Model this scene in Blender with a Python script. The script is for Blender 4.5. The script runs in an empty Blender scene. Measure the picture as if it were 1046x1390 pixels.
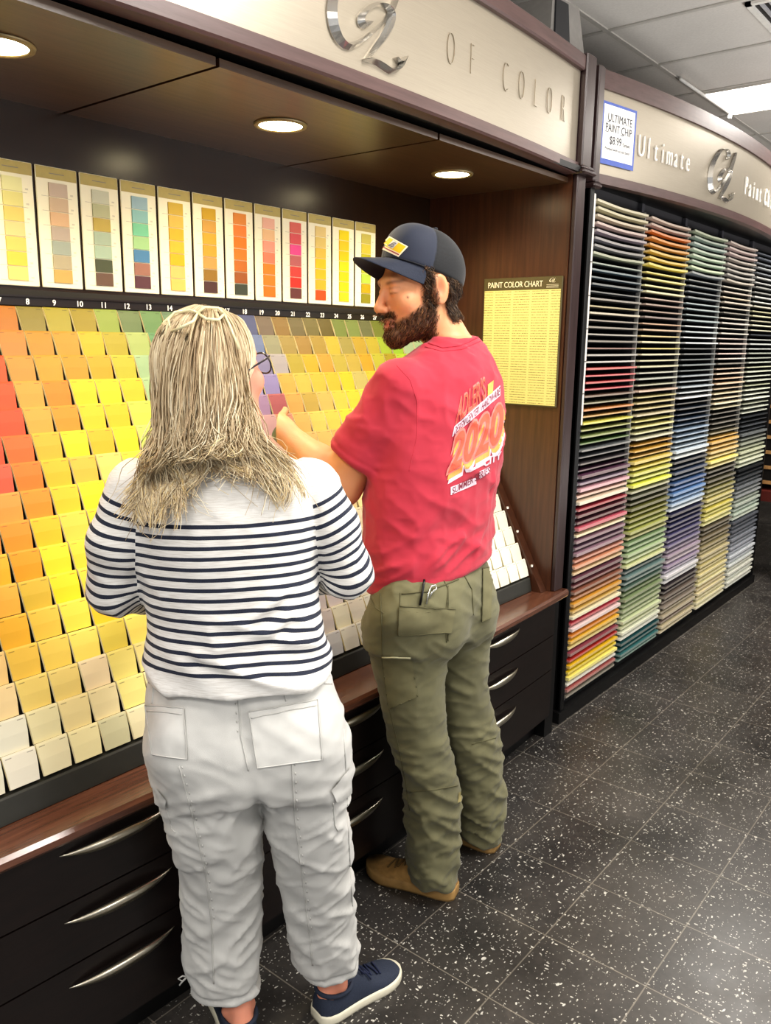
import bpy, math, random
import numpy as np
from mathutils import Vector, Matrix
from mathutils.bvhtree import BVHTree
random.seed(7); rng = np.random.default_rng(11)
SC = bpy.context.scene
COL = SC.collection
PI = math.pi

# ------------------------------------------------------------------ colour
def lin(c):
    return c/12.92 if c <= 0.04045 else ((c+0.055)/1.055)**2.4
def hexc(h, k=1.0):
    h = h.lstrip('#')
    return tuple(min(1, lin(int(h[i:i+2], 16)/255)*k) for i in (0, 2, 4)) + (1.0,)

# ------------------------------------------------------------------ materials
class NT:
    def __init__(s, name):
        s.m = bpy.data.materials.new(name); s.m.use_nodes = True
        s.t = s.m.node_tree; s.n = s.t.nodes; s.b = s.n['Principled BSDF']
    def new(s, typ, **kw):
        n = s.n.new(typ)
        for k, v in kw.items(): setattr(n, k, v)
        return n
    def link(s, a, b): s.t.links.new(a, b)
    def setin(s, node, name, v):
        if hasattr(v, 'is_output') or isinstance(v, bpy.types.NodeSocket): s.link(v, node.inputs[name])
        else: node.inputs[name].default_value = v
    def math(s, op, a, b=None, c=None):
        n = s.new('ShaderNodeMath', operation=op)
        for i, v in enumerate((a, b, c)):
            if v is not None: s.setin(n, i, v)
        return n.outputs[0]
    def ramp(s, fac, stops, interp='LINEAR'):
        n = s.new('ShaderNodeValToRGB'); n.color_ramp.interpolation = interp
        el = n.color_ramp.elements
        while len(el) < len(stops): el.new(0.5)
        for e, (p, c) in zip(el, stops): e.position = p; e.color = c
        s.setin(n, 'Fac', fac); return n.outputs['Color']
    def mix(s, fac, a, b, blend='MIX'):
        n = s.new('ShaderNodeMix', data_type='RGBA', blend_type=blend)
        s.setin(n, 0, fac); s.setin(n, 6, a); s.setin(n, 7, b); return n.outputs[2]
    def coords(s, kind='Object', scale=(1, 1, 1), rot=(0, 0, 0)):
        tc = s.new('ShaderNodeTexCoord'); mp = s.new('ShaderNodeMapping')
        s.link(tc.outputs[kind], mp.inputs['Vector'])
        mp.inputs['Scale'].default_value = scale; mp.inputs['Rotation'].default_value = rot
        return mp.outputs['Vector']
    def noise(s, vec, scale=5, detail=4, rough=0.5, out='Fac'):
        n = s.new('ShaderNodeTexNoise'); s.link(vec, n.inputs['Vector'])
        n.inputs['Scale'].default_value = scale; n.inputs['Detail'].default_value = detail
        n.inputs['Roughness'].default_value = rough
        return n.outputs[out]
    def bump(s, h, strength=0.2, dist=0.01):
        n = s.new('ShaderNodeBump'); s.setin(n, 'Height', h)
        n.inputs['Strength'].default_value = strength; n.inputs['Distance'].default_value = dist
        s.link(n.outputs[0], s.b.inputs['Normal'])
    def p(s, **kw):
        for k, v in kw.items(): s.setin(s.b, k.replace('_', ' '), v)
        return s.m

def plain(name, col, rough=0.5, metal=0.0, var=0.06, scale=40, bump=0.0, coat=0.0, spec=0.5, **kw):
    t = NT(name); c = hexc(col) if isinstance(col, str) else tuple(col)
    v = t.coords('Object'); nz = t.noise(v, scale)
    dk = tuple(x*(1-var) for x in c[:3])+(1,); lt = tuple(min(1, x*(1+var)) for x in c[:3])+(1,)
    t.p(Base_Color=t.ramp(nz, [(0.3, dk), (0.7, lt)]), Roughness=rough, Metallic=metal, Coat_Weight=coat)
    t.b.inputs['Specular IOR Level'].default_value = spec
    if bump: t.bump(nz, bump, 0.004)
    for k, v in kw.items(): t.setin(t.b, k.replace('_', ' '), v)
    return t.m

def wood(name, c1, c2, rough=0.38, axis='Z', coat=0.25):
    t = NT(name)
    sc = {'Z': (26, 26, 1.4), 'X': (1.4, 26, 26), 'Y': (26, 1.4, 26)}[axis]
    v = t.coords('Object', sc); nz = t.noise(v, 3.0, 6, 0.62)
    t.p(Base_Color=t.ramp(nz, [(0.3, hexc(c1)), (0.72, hexc(c2))]), Roughness=rough, Coat_Weight=coat, Coat_Roughness=0.25)
    t.bump(nz, 0.06, 0.003); return t.m

def emissive(name, col, strength):
    t = NT(name); c = hexc(col)
    return t.p(Base_Color=c, Emission_Color=c, Emission_Strength=strength)

# ------------------------------------------------------------------ mesh builder
class MB:
    def __init__(s): s.v = []; s.f = []; s.mi = []; s.cur = 0
    def add(s, vs, fs):
        o = len(s.v); s.v.extend([tuple(map(float, q)) for q in vs])
        for f in fs: s.f.append([o+i for i in f]); s.mi.append(s.cur)
        return s
    def box(s, x0, x1, y0, y1, z0, z1, bev=0.0):
        if bev <= 0:
            return s.add([(x0,y0,z0),(x1,y0,z0),(x1,y1,z0),(x0,y1,z0),(x0,y0,z1),(x1,y0,z1),(x1,y1,z1),(x0,y1,z1)],
                         [(0,3,2,1),(4,5,6,7),(0,1,5,4),(1,2,6,5),(2,3,7,6),(3,0,4,7)])
        b = min(bev, (x1-x0)*.45, (y1-y0)*.45, (z1-z0)*.45)
        rings = []
        for z, i in ((z0, b), (z0+b, 0), (z1-b, 0), (z1, b)):
            c = b
            rings.append([(x0+i+c,y0+i,z),(x1-i-c,y0+i,z),(x1-i,y0+i+c,z),(x1-i,y1-i-c,z),(x1-i-c,y1-i,z),(x0+i+c,y1-i,z),(x0+i,y1-i-c,z),(x0+i,y0+i+c,z)])
        return s.loft(rings, cap=True)
    def loft(s, rings, cap=True, closed=True):
        n = len(rings[0]); vs = [q for r in rings for q in r]; fs = []
        for k in range(len(rings)-1):
            for i in range(n if closed else n-1):
                j = (i+1) % n
                fs.append((k*n+i, k*n+j, (k+1)*n+j, (k+1)*n+i))
        if cap:
            fs.append(tuple(range(n-1, -1, -1))); fs.append(tuple((len(rings)-1)*n+i for i in range(n)))
        return s.add(vs, fs)
    def tube(s, pts, r, seg=8, cap=True):
        P = [Vector(p) for p in pts]; R = r if hasattr(r, '__len__') else [r]*len(P)
        rings = []; prev = None
        for i, p in enumerate(P):
            t = (P[min(i+1, len(P)-1)]-P[max(i-1, 0)]).normalized()
            if prev is None:
                a = Vector((0, 0, 1)) if abs(t.z) < 0.9 else Vector((1, 0, 0))
                u = t.cross(a).normalized()
            else:
                u = (prev - t*prev.dot(t)).normalized()
            w = t.cross(u); prev = u
            rings.append([p+(u*math.cos(2*PI*k/seg)+w*math.sin(2*PI*k/seg))*R[i] for k in range(seg)])
        return s.loft(rings, cap)
    def lathe(s, prof, c=(0, 0, 0), seg=32, axis='Z', cap=True):
        rings = []
        for r, h in prof:
            rings.append([(c[0]+r*math.cos(2*PI*k/seg), c[1]+r*math.sin(2*PI*k/seg), c[2]+h) for k in range(seg)])
        return s.loft(rings, cap)
    def sweepx(s, x0, x1, n, prof):
        """prof(x) -> closed list of (y,z)"""
        rings = []
        for i in range(n+1):
            x = x0+(x1-x0)*i/n
            rings.append([(x, y, z) for y, z in prof(x)])
        return s.loft(rings, True)
    def build(s, name, mats, parent=None, smooth=False, loc=None):
        me = bpy.data.meshes.new(name)
        vs = s.v
        if loc is not None: vs = [(a-loc[0], b-loc[1], c-loc[2]) for a, b, c in vs]
        me.from_pydata(vs, [], s.f); me.validate()
        if not isinstance(mats, (list, tuple)): mats = [mats]
        for m in mats: me.materials.append(m)
        if len(mats) > 1 and len(me.polygons) == len(s.mi): me.polygons.foreach_set('material_index', s.mi)
        if smooth: me.polygons.foreach_set('use_smooth', [True]*len(me.polygons))
        me.update()
        import bmesh
        bm = bmesh.new(); bm.from_mesh(me); bmesh.ops.recalc_face_normals(bm, faces=bm.faces); bm.to_mesh(me); bm.free()
        o = bpy.data.objects.new(name, me); COL.objects.link(o)
        if loc is not None: o.location = loc
        if parent is not None: o.parent = parent
        return o

def tag(o, label=None, cat=None, group=None, kind=None):
    if label: o['label'] = label
    if cat: o['category'] = cat
    if group: o['group'] = group
    if kind: o['kind'] = kind
    return o
def thing(name, label, cat, loc=(0, 0, 0), group=None, rz=0.0):
    o = bpy.data.objects.new(name, None); COL.objects.link(o); o.location = loc; o.rotation_euler = (0, 0, rz)
    o.empty_display_size = 0.1
    return tag(o, label, cat, group)
def sub(o, mb, name, mat, smooth=False):
    """part in world coordinates under the (translated, unrotated) root o"""
    base = Vector((0, 0, 0)); q = o
    while q is not None: base += q.location; q = q.parent
    p = mb.build(name, mat, None, smooth)
    p.parent = o; p.data.transform(Matrix.Translation(-base)); return p

_fontcache = {}
def text_geo(txt, size=1.0, extrude=0.0, offset=0.0, spacing=1.0, align='LEFT', shear=0.0, maxedge=None):
    """returns verts(list of Vector), faces in text plane (x right, y up, z out)"""
    cu = bpy.data.curves.new('lettering', 'FONT'); cu.body = txt; cu.size = size; cu.extrude = extrude; cu.offset = offset
    cu.space_character = spacing; cu.align_x = align; cu.shear = shear; cu.resolution_u = 4
    ob = bpy.data.objects.new('lettering', cu); COL.objects.link(ob)
    dg = bpy.context.evaluated_depsgraph_get(); dg.update()
    me = bpy.data.meshes.new_from_object(ob.evaluated_get(dg))
    if maxedge:
        import bmesh
        bm = bmesh.new(); bm.from_mesh(me)
        for _ in range(4):
            es = [e for e in bm.edges if e.calc_length() > maxedge]
            if not es: break
            bmesh.ops.subdivide_edges(bm, edges=es, cuts=1)
            bmesh.ops.triangulate(bm, faces=bm.faces)
        bm.to_mesh(me); bm.free()
    vs = [v.co.copy() for v in me.vertices]; fs = [tuple(p.vertices) for p in me.polygons]
    bpy.data.objects.remove(ob); bpy.data.meshes.remove(me); bpy.data.curves.remove(cu)
    return vs, fs

def ribbon2d(pts, widths, n=40):
    """calligraphic ribbon: smooth polyline through pts with varying width -> list of (left,right) 2-D pairs"""
    pts = np.array(pts, float); t = np.linspace(0, 1, len(pts)); tt = np.linspace(0, 1, n)
    def cr(vals):
        out = []
        m = len(vals)
        for q in tt:
            f = q*(m-1); i = min(int(f), m-2); u = f-i
            p0 = vals[max(i-1, 0)]; p1 = vals[i]; p2 = vals[i+1]; p3 = vals[min(i+2, m-1)]
            out.append(0.5*((2*p1)+(-p0+p2)*u+(2*p0-5*p1+4*p2-p3)*u*u+(-p0+3*p1-3*p2+p3)*u**3))
        return np.array(out)
    c = cr(pts); w = np.interp(tt, t, widths)
    d = np.gradient(c, axis=0); d /= np.linalg.norm(d, axis=1)[:, None]+1e-9
    nrm = np.stack([-d[:, 1], d[:, 0]], 1)
    return c+nrm*w[:, None]/2, c-nrm*w[:, None]/2

# ------------------------------------------------------------------ camera (solved from the vanishing points of the room)
RW = np.array([[0.633, -0.149, 0.760], [-0.774, -0.137, 0.618], [0.012, -0.979, -0.203]])
V1 = np.array([1455-523, 475-695.]); V2 = np.array([-880-523, 446-695.])
FPX = math.sqrt(-(V1@V2))
_x = np.array([*V1, FPX]); _x /= np.linalg.norm(_x)
_y = np.array([*V2, FPX]); _y /= np.linalg.norm(_y)
_z = np.cross(_x, _y)
if _z[1] > 0: _z = -_z
RW = np.array([_x, _y, _z])           # world = RW @ (right, down, forward)
CAM = np.array([0, 0, 1.6])
cam_d = bpy.data.cameras.new('camera'); cam = bpy.data.objects.new('camera', cam_d); COL.objects.link(cam)
cam_d.sensor_fit = 'VERTICAL'; cam_d.sensor_height = 24.0; cam_d.lens = FPX/1390*24.0
cam_d.clip_start = 0.05; cam_d.clip_end = 60
M = Matrix.Identity(4)
for i in range(3):
    M[i][0] = RW[i, 0]; M[i][1] = -RW[i, 1]; M[i][2] = -RW[i, 2]; M[i][3] = CAM[i]
cam.matrix_world = M
SC.camera = cam
def ray(px, py):
    return RW@np.array([px-523, py-695, FPX])
def on_plane(px, py, P0, n):
    r = ray(px, py); return CAM+r*(((np.array(P0, float)-CAM)@np.array(n, float))/(r@np.array(n, float)))
def proj(P):
    c = RW.T@(np.array(P, float)-CAM); return 523+FPX*c[0]/c[2], 695+FPX*c[1]/c[2]

# ------------------------------------------------------------------ colour management, world, render
SC.view_settings.view_transform = 'Standard'
try: SC.view_settings.look = 'Medium High Contrast'
except TypeError: pass
SC.view_settings.exposure = 0.0
w = bpy.data.worlds.new('world'); SC.world = w; w.use_nodes = True
bg = w.node_tree.nodes['Background']; bg.inputs[0].default_value = (0.92, 0.95, 1.0, 1); bg.inputs[1].default_value = 0.6
try:
    SC.cycles.max_bounces = 6; SC.cycles.use_denoising = True; SC.cycles.sample_clamp_indirect = 4.0
except Exception: pass
# ================================================================== materials of the place
M_ESP = wood('espresso_wood', '#0d0706', '#180e0b', 0.38, 'Z', .1)
M_ESPX = wood('espresso_wood_along', '#0f0807', '#1b100d', 0.40, 'X', 0.1)
M_SIDE = wood('side_panel_wood', '#3c2317', '#523221', 0.34)
M_SOFF = wood('soffit_wood', '#3c2a1c', '#543d2a', 0.34, 'X')
M_TRIM = wood('trim_wood', '#4a3634', '#5d4644', 0.42, 'X', 0.15)
M_POST = wood('post_wood', '#2c1d1c', '#403030', 0.35)
M_TOP = wood('worktop_wood', '#4c2f24', '#704a3a', 0.2, 'X', 0.7)
M_BACK = wood('back_panel_wood', '#22150c', '#35210f', 0.27, 'Z', 0.25)
M_BLACK = plain('black_laminate', '#0b0a0b', 0.45)
M_BLK2 = plain('black_metal', '#17181a', 0.42, 0.2)
M_LIP = plain('charcoal_lip', '#34342f', 0.5)
M_NICKEL = plain('brushed_nickel', '#d9d2c0', 0.3, 1.0, 0.04, 200)
M_WHITE = plain('white_plastic', '#f2f0ea', 0.4)
M_PAPER = plain('card_paper', '#f3ecd2', 0.6)
M_HEAD = plain('card_header', '#b9a868', 0.55)
M_INK = plain('dark_ink', '#2a2622', 0.6)
M_INKL = plain('pale_grey_ink', '#8d887c', 0.6)

def brushed(name, col):
    t = NT(name); v = t.coords('Object', (3, 3, 160)); nz = t.noise(v, 4, 3)
    c = hexc(col)
    t.p(Base_Color=t.ramp(nz, [(0.3, tuple(x*.92 for x in c[:3])+(1,)), (0.7, c)]), Metallic=0.55, Roughness=0.38)
    t.bump(nz, 0.03, 0.002); return t.m
M_STEEL = brushed('brushed_steel_panel', '#a79e8f')
M_LOGO = plain('polished_metal_logo', '#c9c6c0', 0.22, 0.9, 0.03)
M_LETT = plain('cut_metal_letters', '#b5ac9d', 0.3, 0.8, 0.03)

# ---- floor
def floor_mat():
    t = NT('black_vinyl_tile')
    tc = t.new('ShaderNodeTexCoord'); sep = t.new('ShaderNodeSeparateXYZ'); t.link(tc.outputs['Object'], sep.inputs[0])
    ux = t.math('DIVIDE', t.math('SUBTRACT', sep.outputs[0], 1.545), 0.29)
    uy = t.math('DIVIDE', t.math('SUBTRACT', sep.outputs[1], 0.905), 0.2865)
    fx = t.math('FRACT', t.math('ADD', ux, 50)); fy = t.math('FRACT', t.math('ADD', uy, 50))
    dx = t.math('MINIMUM', fx, t.math('SUBTRACT', 1, fx)); dy = t.math('MINIMUM', fy, t.math('SUBTRACT', 1, fy))
    seam = t.math('LESS_THAN', t.math('MINIMUM', dx, dy), 0.0062)
    comb = t.new('ShaderNodeCombineXYZ')
    t.link(t.math('FLOOR', t.math('ADD', ux, 50)), comb.inputs[0]); t.link(t.math('FLOOR', t.math('ADD', uy, 50)), comb.inputs[1])
    wn = t.new('ShaderNodeTexWhiteNoise', noise_dimensions='3D'); t.link(comb.outputs[0], wn.inputs['Vector'])
    # speckles
    v = t.coords('Object'); nzv = t.noise(v, 9, 2, 0.5, 'Color')
    vm = t.new('ShaderNodeVectorMath', operation='SCALE'); t.link(nzv, vm.inputs[0]); vm.inputs['Scale'].default_value = 0.03
    va = t.new('ShaderNodeVectorMath', operation='ADD'); t.link(v, va.inputs[0]); t.link(vm.outputs[0], va.inputs[1])
    masks = []
    for sc, th, dens, rot in (((46, 110, 1), 0.20, 0.80, 0.35), ((104, 44, 1), 0.19, 0.83, -0.2), ((30, 36, 1), 0.13, 0.86, 0.6), ((120, 120, 1), 0.17, 0.72, 0)):
        mp = t.new('ShaderNodeMapping'); t.link(va.outputs[0], mp.inputs['Vector']); mp.inputs['Scale'].default_value = sc; mp.inputs['Rotation'].default_value = (0, 0, rot)
        vo = t.new('ShaderNodeTexVoronoi', voronoi_dimensions='2D'); t.link(mp.outputs[0], vo.inputs['Vector']); vo.inputs['Scale'].default_value = 1.0
        s2 = t.new('ShaderNodeSeparateColor'); t.link(vo.outputs['Color'], s2.inputs[0])
        thv = t.math('MULTIPLY', s2.outputs[1], th*1.35)
        m = t.math('MULTIPLY', t.math('LESS_THAN', vo.outputs['Distance'], thv), t.math('GREATER_THAN', s2.outputs[0], dens))
        masks.append(m)
    mk = masks[0]
    for m in masks[1:]: mk = t.math('MAXIMUM', mk, m)
    cloud = t.noise(v, 3.2, 6, 0.62); fine = t.noise(v, 60, 3)
    base = t.ramp(t.math('ADD', t.math('MULTIPLY', cloud, 0.8), t.math('MULTIPLY', fine, 0.25)), [(0.32, hexc('#1f1f20')), (0.62, hexc('#413e3c')), (0.8, hexc('#57524e'))])
    base = t.mix(t.math('MULTIPLY', wn.outputs['Value'], 0.35), base, hexc('#4a4641'))
    spk = t.ramp(fine, [(0.35, hexc('#7d7b75')), (0.6, hexc('#cfccc3'))])
    col = t.mix(t.math('MULTIPLY', mk, 0.85), base, spk)
    sfac = t.math('MULTIPLY', seam, t.math('MULTIPLY', cloud, 1.1))
    col = t.mix(sfac, col, hexc('#8a8378'))
    t.p(Base_Color=col, Roughness=t.ramp(cloud, [(0.3, (.26,)*3+(1,)), (0.7, (.42,)*3+(1,))]))
    t.bump(t.math('SUBTRACT', fine, t.math('MULTIPLY', seam, 2)), 0.06, 0.003)
    t.b.inputs['Specular IOR Level'].default_value = 0.5
    return t.m
tag(MB().box(-3.2, 9.2, -4.2, 3.45, -0.1, 0.0).build('floor', floor_mat()), kind='structure')

# ---- ceiling: tiles with pitted texture, tees as trim
CZ = 3.03
def ceil_mat():
    t = NT('acoustic_tile'); v = t.coords('Object'); a = t.noise(v, 90, 3); b = t.noise(v, 2.0, 2)
    t.p(Base_Color=t.ramp(t.math('ADD', t.math('MULTIPLY', a, .4), t.math('MULTIPLY', b, .6)), [(0.3, hexc('#d2cec8')), (0.7, hexc('#e4e0da'))]), Roughness=0.9)
    t.bump(a, 0.25, 0.003); return t.m
tag(MB().box(-3.2, 9.2, -4.2, 3.45, CZ, CZ+0.08).build('ceiling', ceil_mat()), kind='structure')
M_TEE = plain('ceiling_tee', '#c9c5be', 0.5)
tb = MB()
for k in range(-3, 4): tb.box(-3.2, 9.2, 0.66+1.22*k-0.012, 0.66+1.22*k+0.012, CZ-0.006, CZ+0.001)
for k in range(-11, 9): tb.box(3.9+0.607*k-0.012, 3.9+0.607*k+0.012, -4.2, 3.45, CZ-0.0055, CZ+0.001)
tag(tb.build('trim_1', M_TEE), kind='structure')
M_WALL = plain('painted_wall', '#8d8880', 0.8)
tag(MB().box(-3.2, 9.2, 3.4, 3.5, 0, CZ).build('wall_back', M_WALL), kind='structure')
tag(MB().box(9.1, 9.2, -4.2, 3.4, 0, CZ).build('wall_right', plain('far_wall', '#4a4540', 0.8)), kind='structure')

# ---- ceiling lights (recessed troffers) : one in view, the others light the shop floor
M_DIFF = emissive('troffer_diffuser', '#fff8f0', 5.0)
def troffer(x0, y0, label, energy, seen=True):
    x1, y1 = x0+0.583, y0+1.196
    t = thing('ceiling_light', label, 'ceiling light', ((x0+x1)/2, (y0+y1)/2, CZ-0.01))
    m = MB()
    for a in ((x0, x1, y0, y0+.02), (x0, x1, y1-.02, y1), (x0, x0+.02, y0, y1), (x1-.02, x1, y0, y1)): m.box(*a, CZ-0.012, CZ-0.002)
    sub(t, m, 'frame', plain('troffer_frame', '#d8d4cc', 0.4))
    sub(t, MB().box(x0+.02, x1-.02, y0+.02, y1-.02, CZ-0.008, CZ-0.004), 'diffuser', M_DIFF)
    l = bpy.data.lights.new('troffer_lamp', 'AREA'); l.shape = 'RECTANGLE'; l.size = .54; l.size_y = 1.15; l.energy = energy; l.color = (1.0, 0.955, 0.89)
    lo = bpy.data.objects.new('troffer_lamp', l); COL.objects.link(lo); lo.location = ((x0+x1)/2, (y0+y1)/2, CZ-0.03)
    return t
K = 0.607
troffer(3.9+K*2+.012, 0.672, 'bright white rectangular ceiling light panel above the rack of paint chip sheets', 60)
LX = 3.9+.012
for i, (kx, ky, e) in enumerate(((-4, -1, 62), (-9, -1, 62), (-4, -3, 50), (-9, -3, 45), (2, -2, 50), (-7, 0, 18))):
    l = bpy.data.lights.new('shop_lamp', 'AREA'); l.shape = 'RECTANGLE'; l.size = .54; l.size_y = 1.15; l.energy = e; l.color = (1.0, 0.96, 0.90)
    lo = bpy.data.objects.new('shop_lamp', l); COL.objects.link(lo); lo.location = (LX+K*kx+.29, 0.672+1.22*ky+.6, CZ-0.03)
l = bpy.data.lights.new('added_bounce_lamp', 'AREA'); l.shape = 'RECTANGLE'; l.size = 6; l.size_y = 2.2; l.energy = 210; l.color = (1.0, .97, .93)  # added upward lamp, stands in for floor bounce on the ceiling
lo = bpy.data.objects.new('added_bounce_lamp', l); COL.objects.link(lo); lo.location = (4.2, -1.6, 0.4); lo.rotation_euler = (PI, 0, 0)
# air vent grille near the upper right edge of the picture
t = thing('ceiling_vent', 'white slotted air vent grille in the ceiling tiles', 'vent', (4.2, 1.02, CZ))
m = MB()
for a in ((3.95, 4.49, 0.70, .725), (3.95, 4.49, 1.255, 1.28), (3.95, 3.975, .70, 1.28), (4.465, 4.49, .70, 1.28)): m.box(*a, CZ-.014, CZ-.002)
sub(t, m, 'frame', M_WHITE)
m = MB()
for k in range(14): m.box(3.975, 4.465, .735+.037*k, .748+.037*k, CZ-.013, CZ-.004)
sub(t, m, 'louvre', plain('vent_slats', '#b9b9bd', 0.5))
sub(t, MB().box(3.975, 4.465, .725, 1.255, CZ-.004, CZ-.002), 'backing', M_BLACK)
# small pipe clipped along the ceiling tee beside the light panel
m = MB().tube([(4.75, 1.845, CZ-.02), (5.6, 1.845, CZ-.02)], .009, 8); m.lathe([(.001, -.03), (.014, -.03), (.014, .012), (.001, .012)], (5.6, 1.845, CZ-.02), 10)
tag(m.build('sprinkler_pipe', M_WHITE, smooth=True), 'thin white pipe with a knobbed end along the ceiling grid', 'pipe')

# ================================================================== the colour display: cabinets, worktop, hutch
XL, XR, XC = 0.44, 2.87, 1.75
WT = 0.63
def bw(x, ym=1.41, k=0.042): return ym+k*((x-XC)/1.21)**2
def bf(x): return 1.425+0.055*((x-1.80)/1.21)**2
def handle_geo(cx, z, L=0.257):
    m = MB(); rings = []; n = 22
    for i in range(n+1):
        u = -1+2*i/n; x = cx+u*L/2; out = 0.016*(1-abs(u)**3)+0.001; wv = 0.0155*(1-abs(u)**2.2)+0.0006
        y = bw(x)+0.008-out
        rings.append([(x, y-0.004*(1-u*u), z+wv*.45), (x, y-0.008*(1-u*u)-.0005, z), (x, y-0.003*(1-u*u), z-wv*1.05), (x, y+0.0035*(1-u*u)+.0005, z-wv*.9), (x, y+0.003*(1-u*u)+.0005, z+wv*.4)])
    m.loft(rings); return m
units = [(0.44, 1.249, 0.875, 'at the left beside the woman'),
         (1.255, 2.033, 1.62, 'between the two people'),
         (2.039, 2.87, 2.43, 'right behind the man in olive trousers')]
for x0, x1, hx, where in units:
    c = thing('drawer_cabinet', 'three drawer espresso cabinet with nickel pulls, '+where, 'cabinet', ((x0+x1)/2, 1.75, 0), 'drawer cabinets under the worktop')
    sub(c, MB().sweepx(x0, x1, 10, lambda x: [(bw(x)+.033, .11), (bw(x)+.033, WT-.034), (2.08, WT-.034), (2.08, .11)]), 'carcass', M_ESP)
    sub(c, MB().sweepx(x0, x1, 10, lambda x: [(bw(x)+.075, 0.0), (bw(x)+.075, .11), (2.06, .11), (2.06, 0.0)]), 'plinth', M_BLACK)
    for z0, z1, hz in ((.458, WT-.036, .571), (.311, .454, .416), (.108, .307, .262)):
        d = sub(c, MB().sweepx(x0+.003, x1-.003, 12, lambda x: [(bw(x)+.008, z0), (bw(x)+.008, z1), (bw(x)+.032, z1), (bw(x)+.032, z0)]), 'drawer', M_ESPX)
        h = handle_geo(hx, hz).build('handle', M_NICKEL, smooth=True); h.parent = d; h.data.transform(Matrix.Translation((-(x0+x1)/2, -1.75, 0)))
# worktop
wt = MB().sweepx(XL-.01, 2.948, 30, lambda x: [(bw(x)-.006, WT-.030), (bw(x)-.012, WT-.022), (bw(x)-.012, WT-.008), (bw(x)-.004, WT), (2.1, WT), (2.1, WT-.030)])
tag(wt.build('worktop', M_TOP), 'glossy brown curved worktop running along the top of the drawer cabinets', 'worktop')

# hutch with canopy
hut = thing('display_hutch', 'dark wooden display hutch with lit canopy and brushed steel fascia', 'display cabinet', (XC, 1.8, WT))
BY = 2.12                                                     # back panel face
sub(hut, MB().box(XL, XR, BY, BY+.03, WT+.001, 2.19), 'back_panel', M_BACK)
for x0, x1 in ((XL-.07, XL), (XR, XR+.07)):
    fy = 1.463
    sub(hut, MB().box(x0, x1, fy+.02, BY+.03, WT+.001, 2.59), 'side_panel', M_SIDE)
    sub(hut, MB().box(x0+.004, x1, fy, fy+.02, WT+.001, 2.2, .004), 'front_edge', M_POST)
    m = MB().box(x0+.006, x1+.01, fy-.012, fy+.03, 2.205, 2.60, .005)
    sub(hut, m, 'corner_post', M_POST)
    m = MB().box(x0-.012, x1+.028, fy-.03, fy+.03, 2.198, 2.214, .006); m.box(x0-.004, x1+.02, fy-.022, fy+.03, 2.214, 2.228, .005)
    sub(hut, m, 'capital', M_POST)
# right end panel of the base, below the worktop
sub(hut, MB().box(XR+.002, XR+.07, 1.475, 2.12, 0.0, WT-.031), 'end_panel', M_BLACK)
SZ = 2.172
for x0, x1 in ((XL, 1.252), (1.262, 2.062), (2.072, XR)):
    sub(hut, MB().box(x0, x1, 1.50, BY, SZ, SZ+.018), 'soffit_panel', M_SOFF)
sub(hut, MB().box(XL, XR, 1.45, BY, SZ+.03, SZ+.05), 'soffit_backing', M_BLACK)
# fascia built of swept bowed members
sub(hut, MB().sweepx(XL, XR, 36, lambda x: [(bf(x), 2.2), (bf(x)-.006, 2.206), (bf(x)-.006, 2.236), (bf(x)+.045, 2.236), (bf(x)+.045, 2.2)]), 'lower_trim', M_TRIM)
sub(hut, MB().sweepx(XL, XR, 36, lambda x: [(bf(x)+.006, 2.236), (bf(x)+.006, 2.54), (bf(x)+.016, 2.54), (bf(x)+.016, 2.236)]), 'fascia_panel', M_STEEL)
sub(hut, MB().sweepx(XL, XR, 36, lambda x: [(bf(x)-.008, 2.54), (bf(x)-.012, 2.546), (bf(x)-.012, 2.586), (bf(x)-.006, 2.592), (bf(x)+.05, 2.592), (bf(x)+.05, 2.54)]), 'upper_trim', M_TRIM)
sub(hut, MB().box(XL, XR, 1.5, BY, 2.56, 2.575), 'canopy_top', M_BLACK)

def bent(vs, x0, z0, sx, sz, yfun, lift):
    return [(x0+v.x*sx, yfun(x0+v.x*sx)-lift-v.z, z0+v.y*sz) for v in vs]
def logo_strokes():
    """a script letter C wrapped round a 2 : (points, widths)"""
    return [
     ([(.60, .82), (.66, .90), (.60, .985), (.47, 1.0), (.30, .93), (.13, .73), (.035, .56), (.008, .45), (.0, .327), (.026, .198), (.089, .105), (.19, .075), (.32, .137), (.435, .231), (.552, .349), (.69, .498), (.784, .625), (.844, .765), (.90, .90), (.94, 1.03)], [.03, .06, .035, .03, .05, .08, .11, .125, .135, .13, .11, .085, .06, .05, .045, .04, .038, .034, .026, .012]),
     ([(.483, .406), (.386, .352), (.366, .409), (.452, .525), (.589, .63), (.72, .655), (.794, .6), (.786, .493), (.695, .33), (.555, .153), (.437, .014)], [.05, .09, .075, .05, .045, .06, .09, .11, .09, .06, .025]),
     ([(.408, -.002), (.536, .029), (.658, .021), (.783, .0), (.911, .055), (1.0, .207)], [.02, .07, .095, .08, .045, .008]),
     ([(.845, .152), (.91, .128), (.964, .158), (1.0, .212)], [.008, .022, .028, .006])]
def logo_mesh(x0, z0, W, Hh, yfun, depth):
    m = MB()
    for pts, ws in logo_strokes():
        a, b = ribbon2d(pts, ws, 44); rings = []
        for (ax, az), (bx, bz) in zip(a, b):
            mx, mz = (ax+bx)/2, (az+bz)/2
            q = []
            for (u, v), d in (((ax, az), .25), ((mx, mz), 1.0), ((bx, bz), .25)):
                X = x0+u*W; q.append((X, yfun(X)+.006-depth*d, z0+v*Hh))
            for (u, v) in ((bx, bz), (ax, az)):
                X = x0+u*W; q.append((X, yfun(X)+.0065, z0+v*Hh))
            rings.append(q)
        m.loft(rings)
    return m
lg = logo_mesh(1.541, 2.268, .265, .215, bf, .020)
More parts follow.
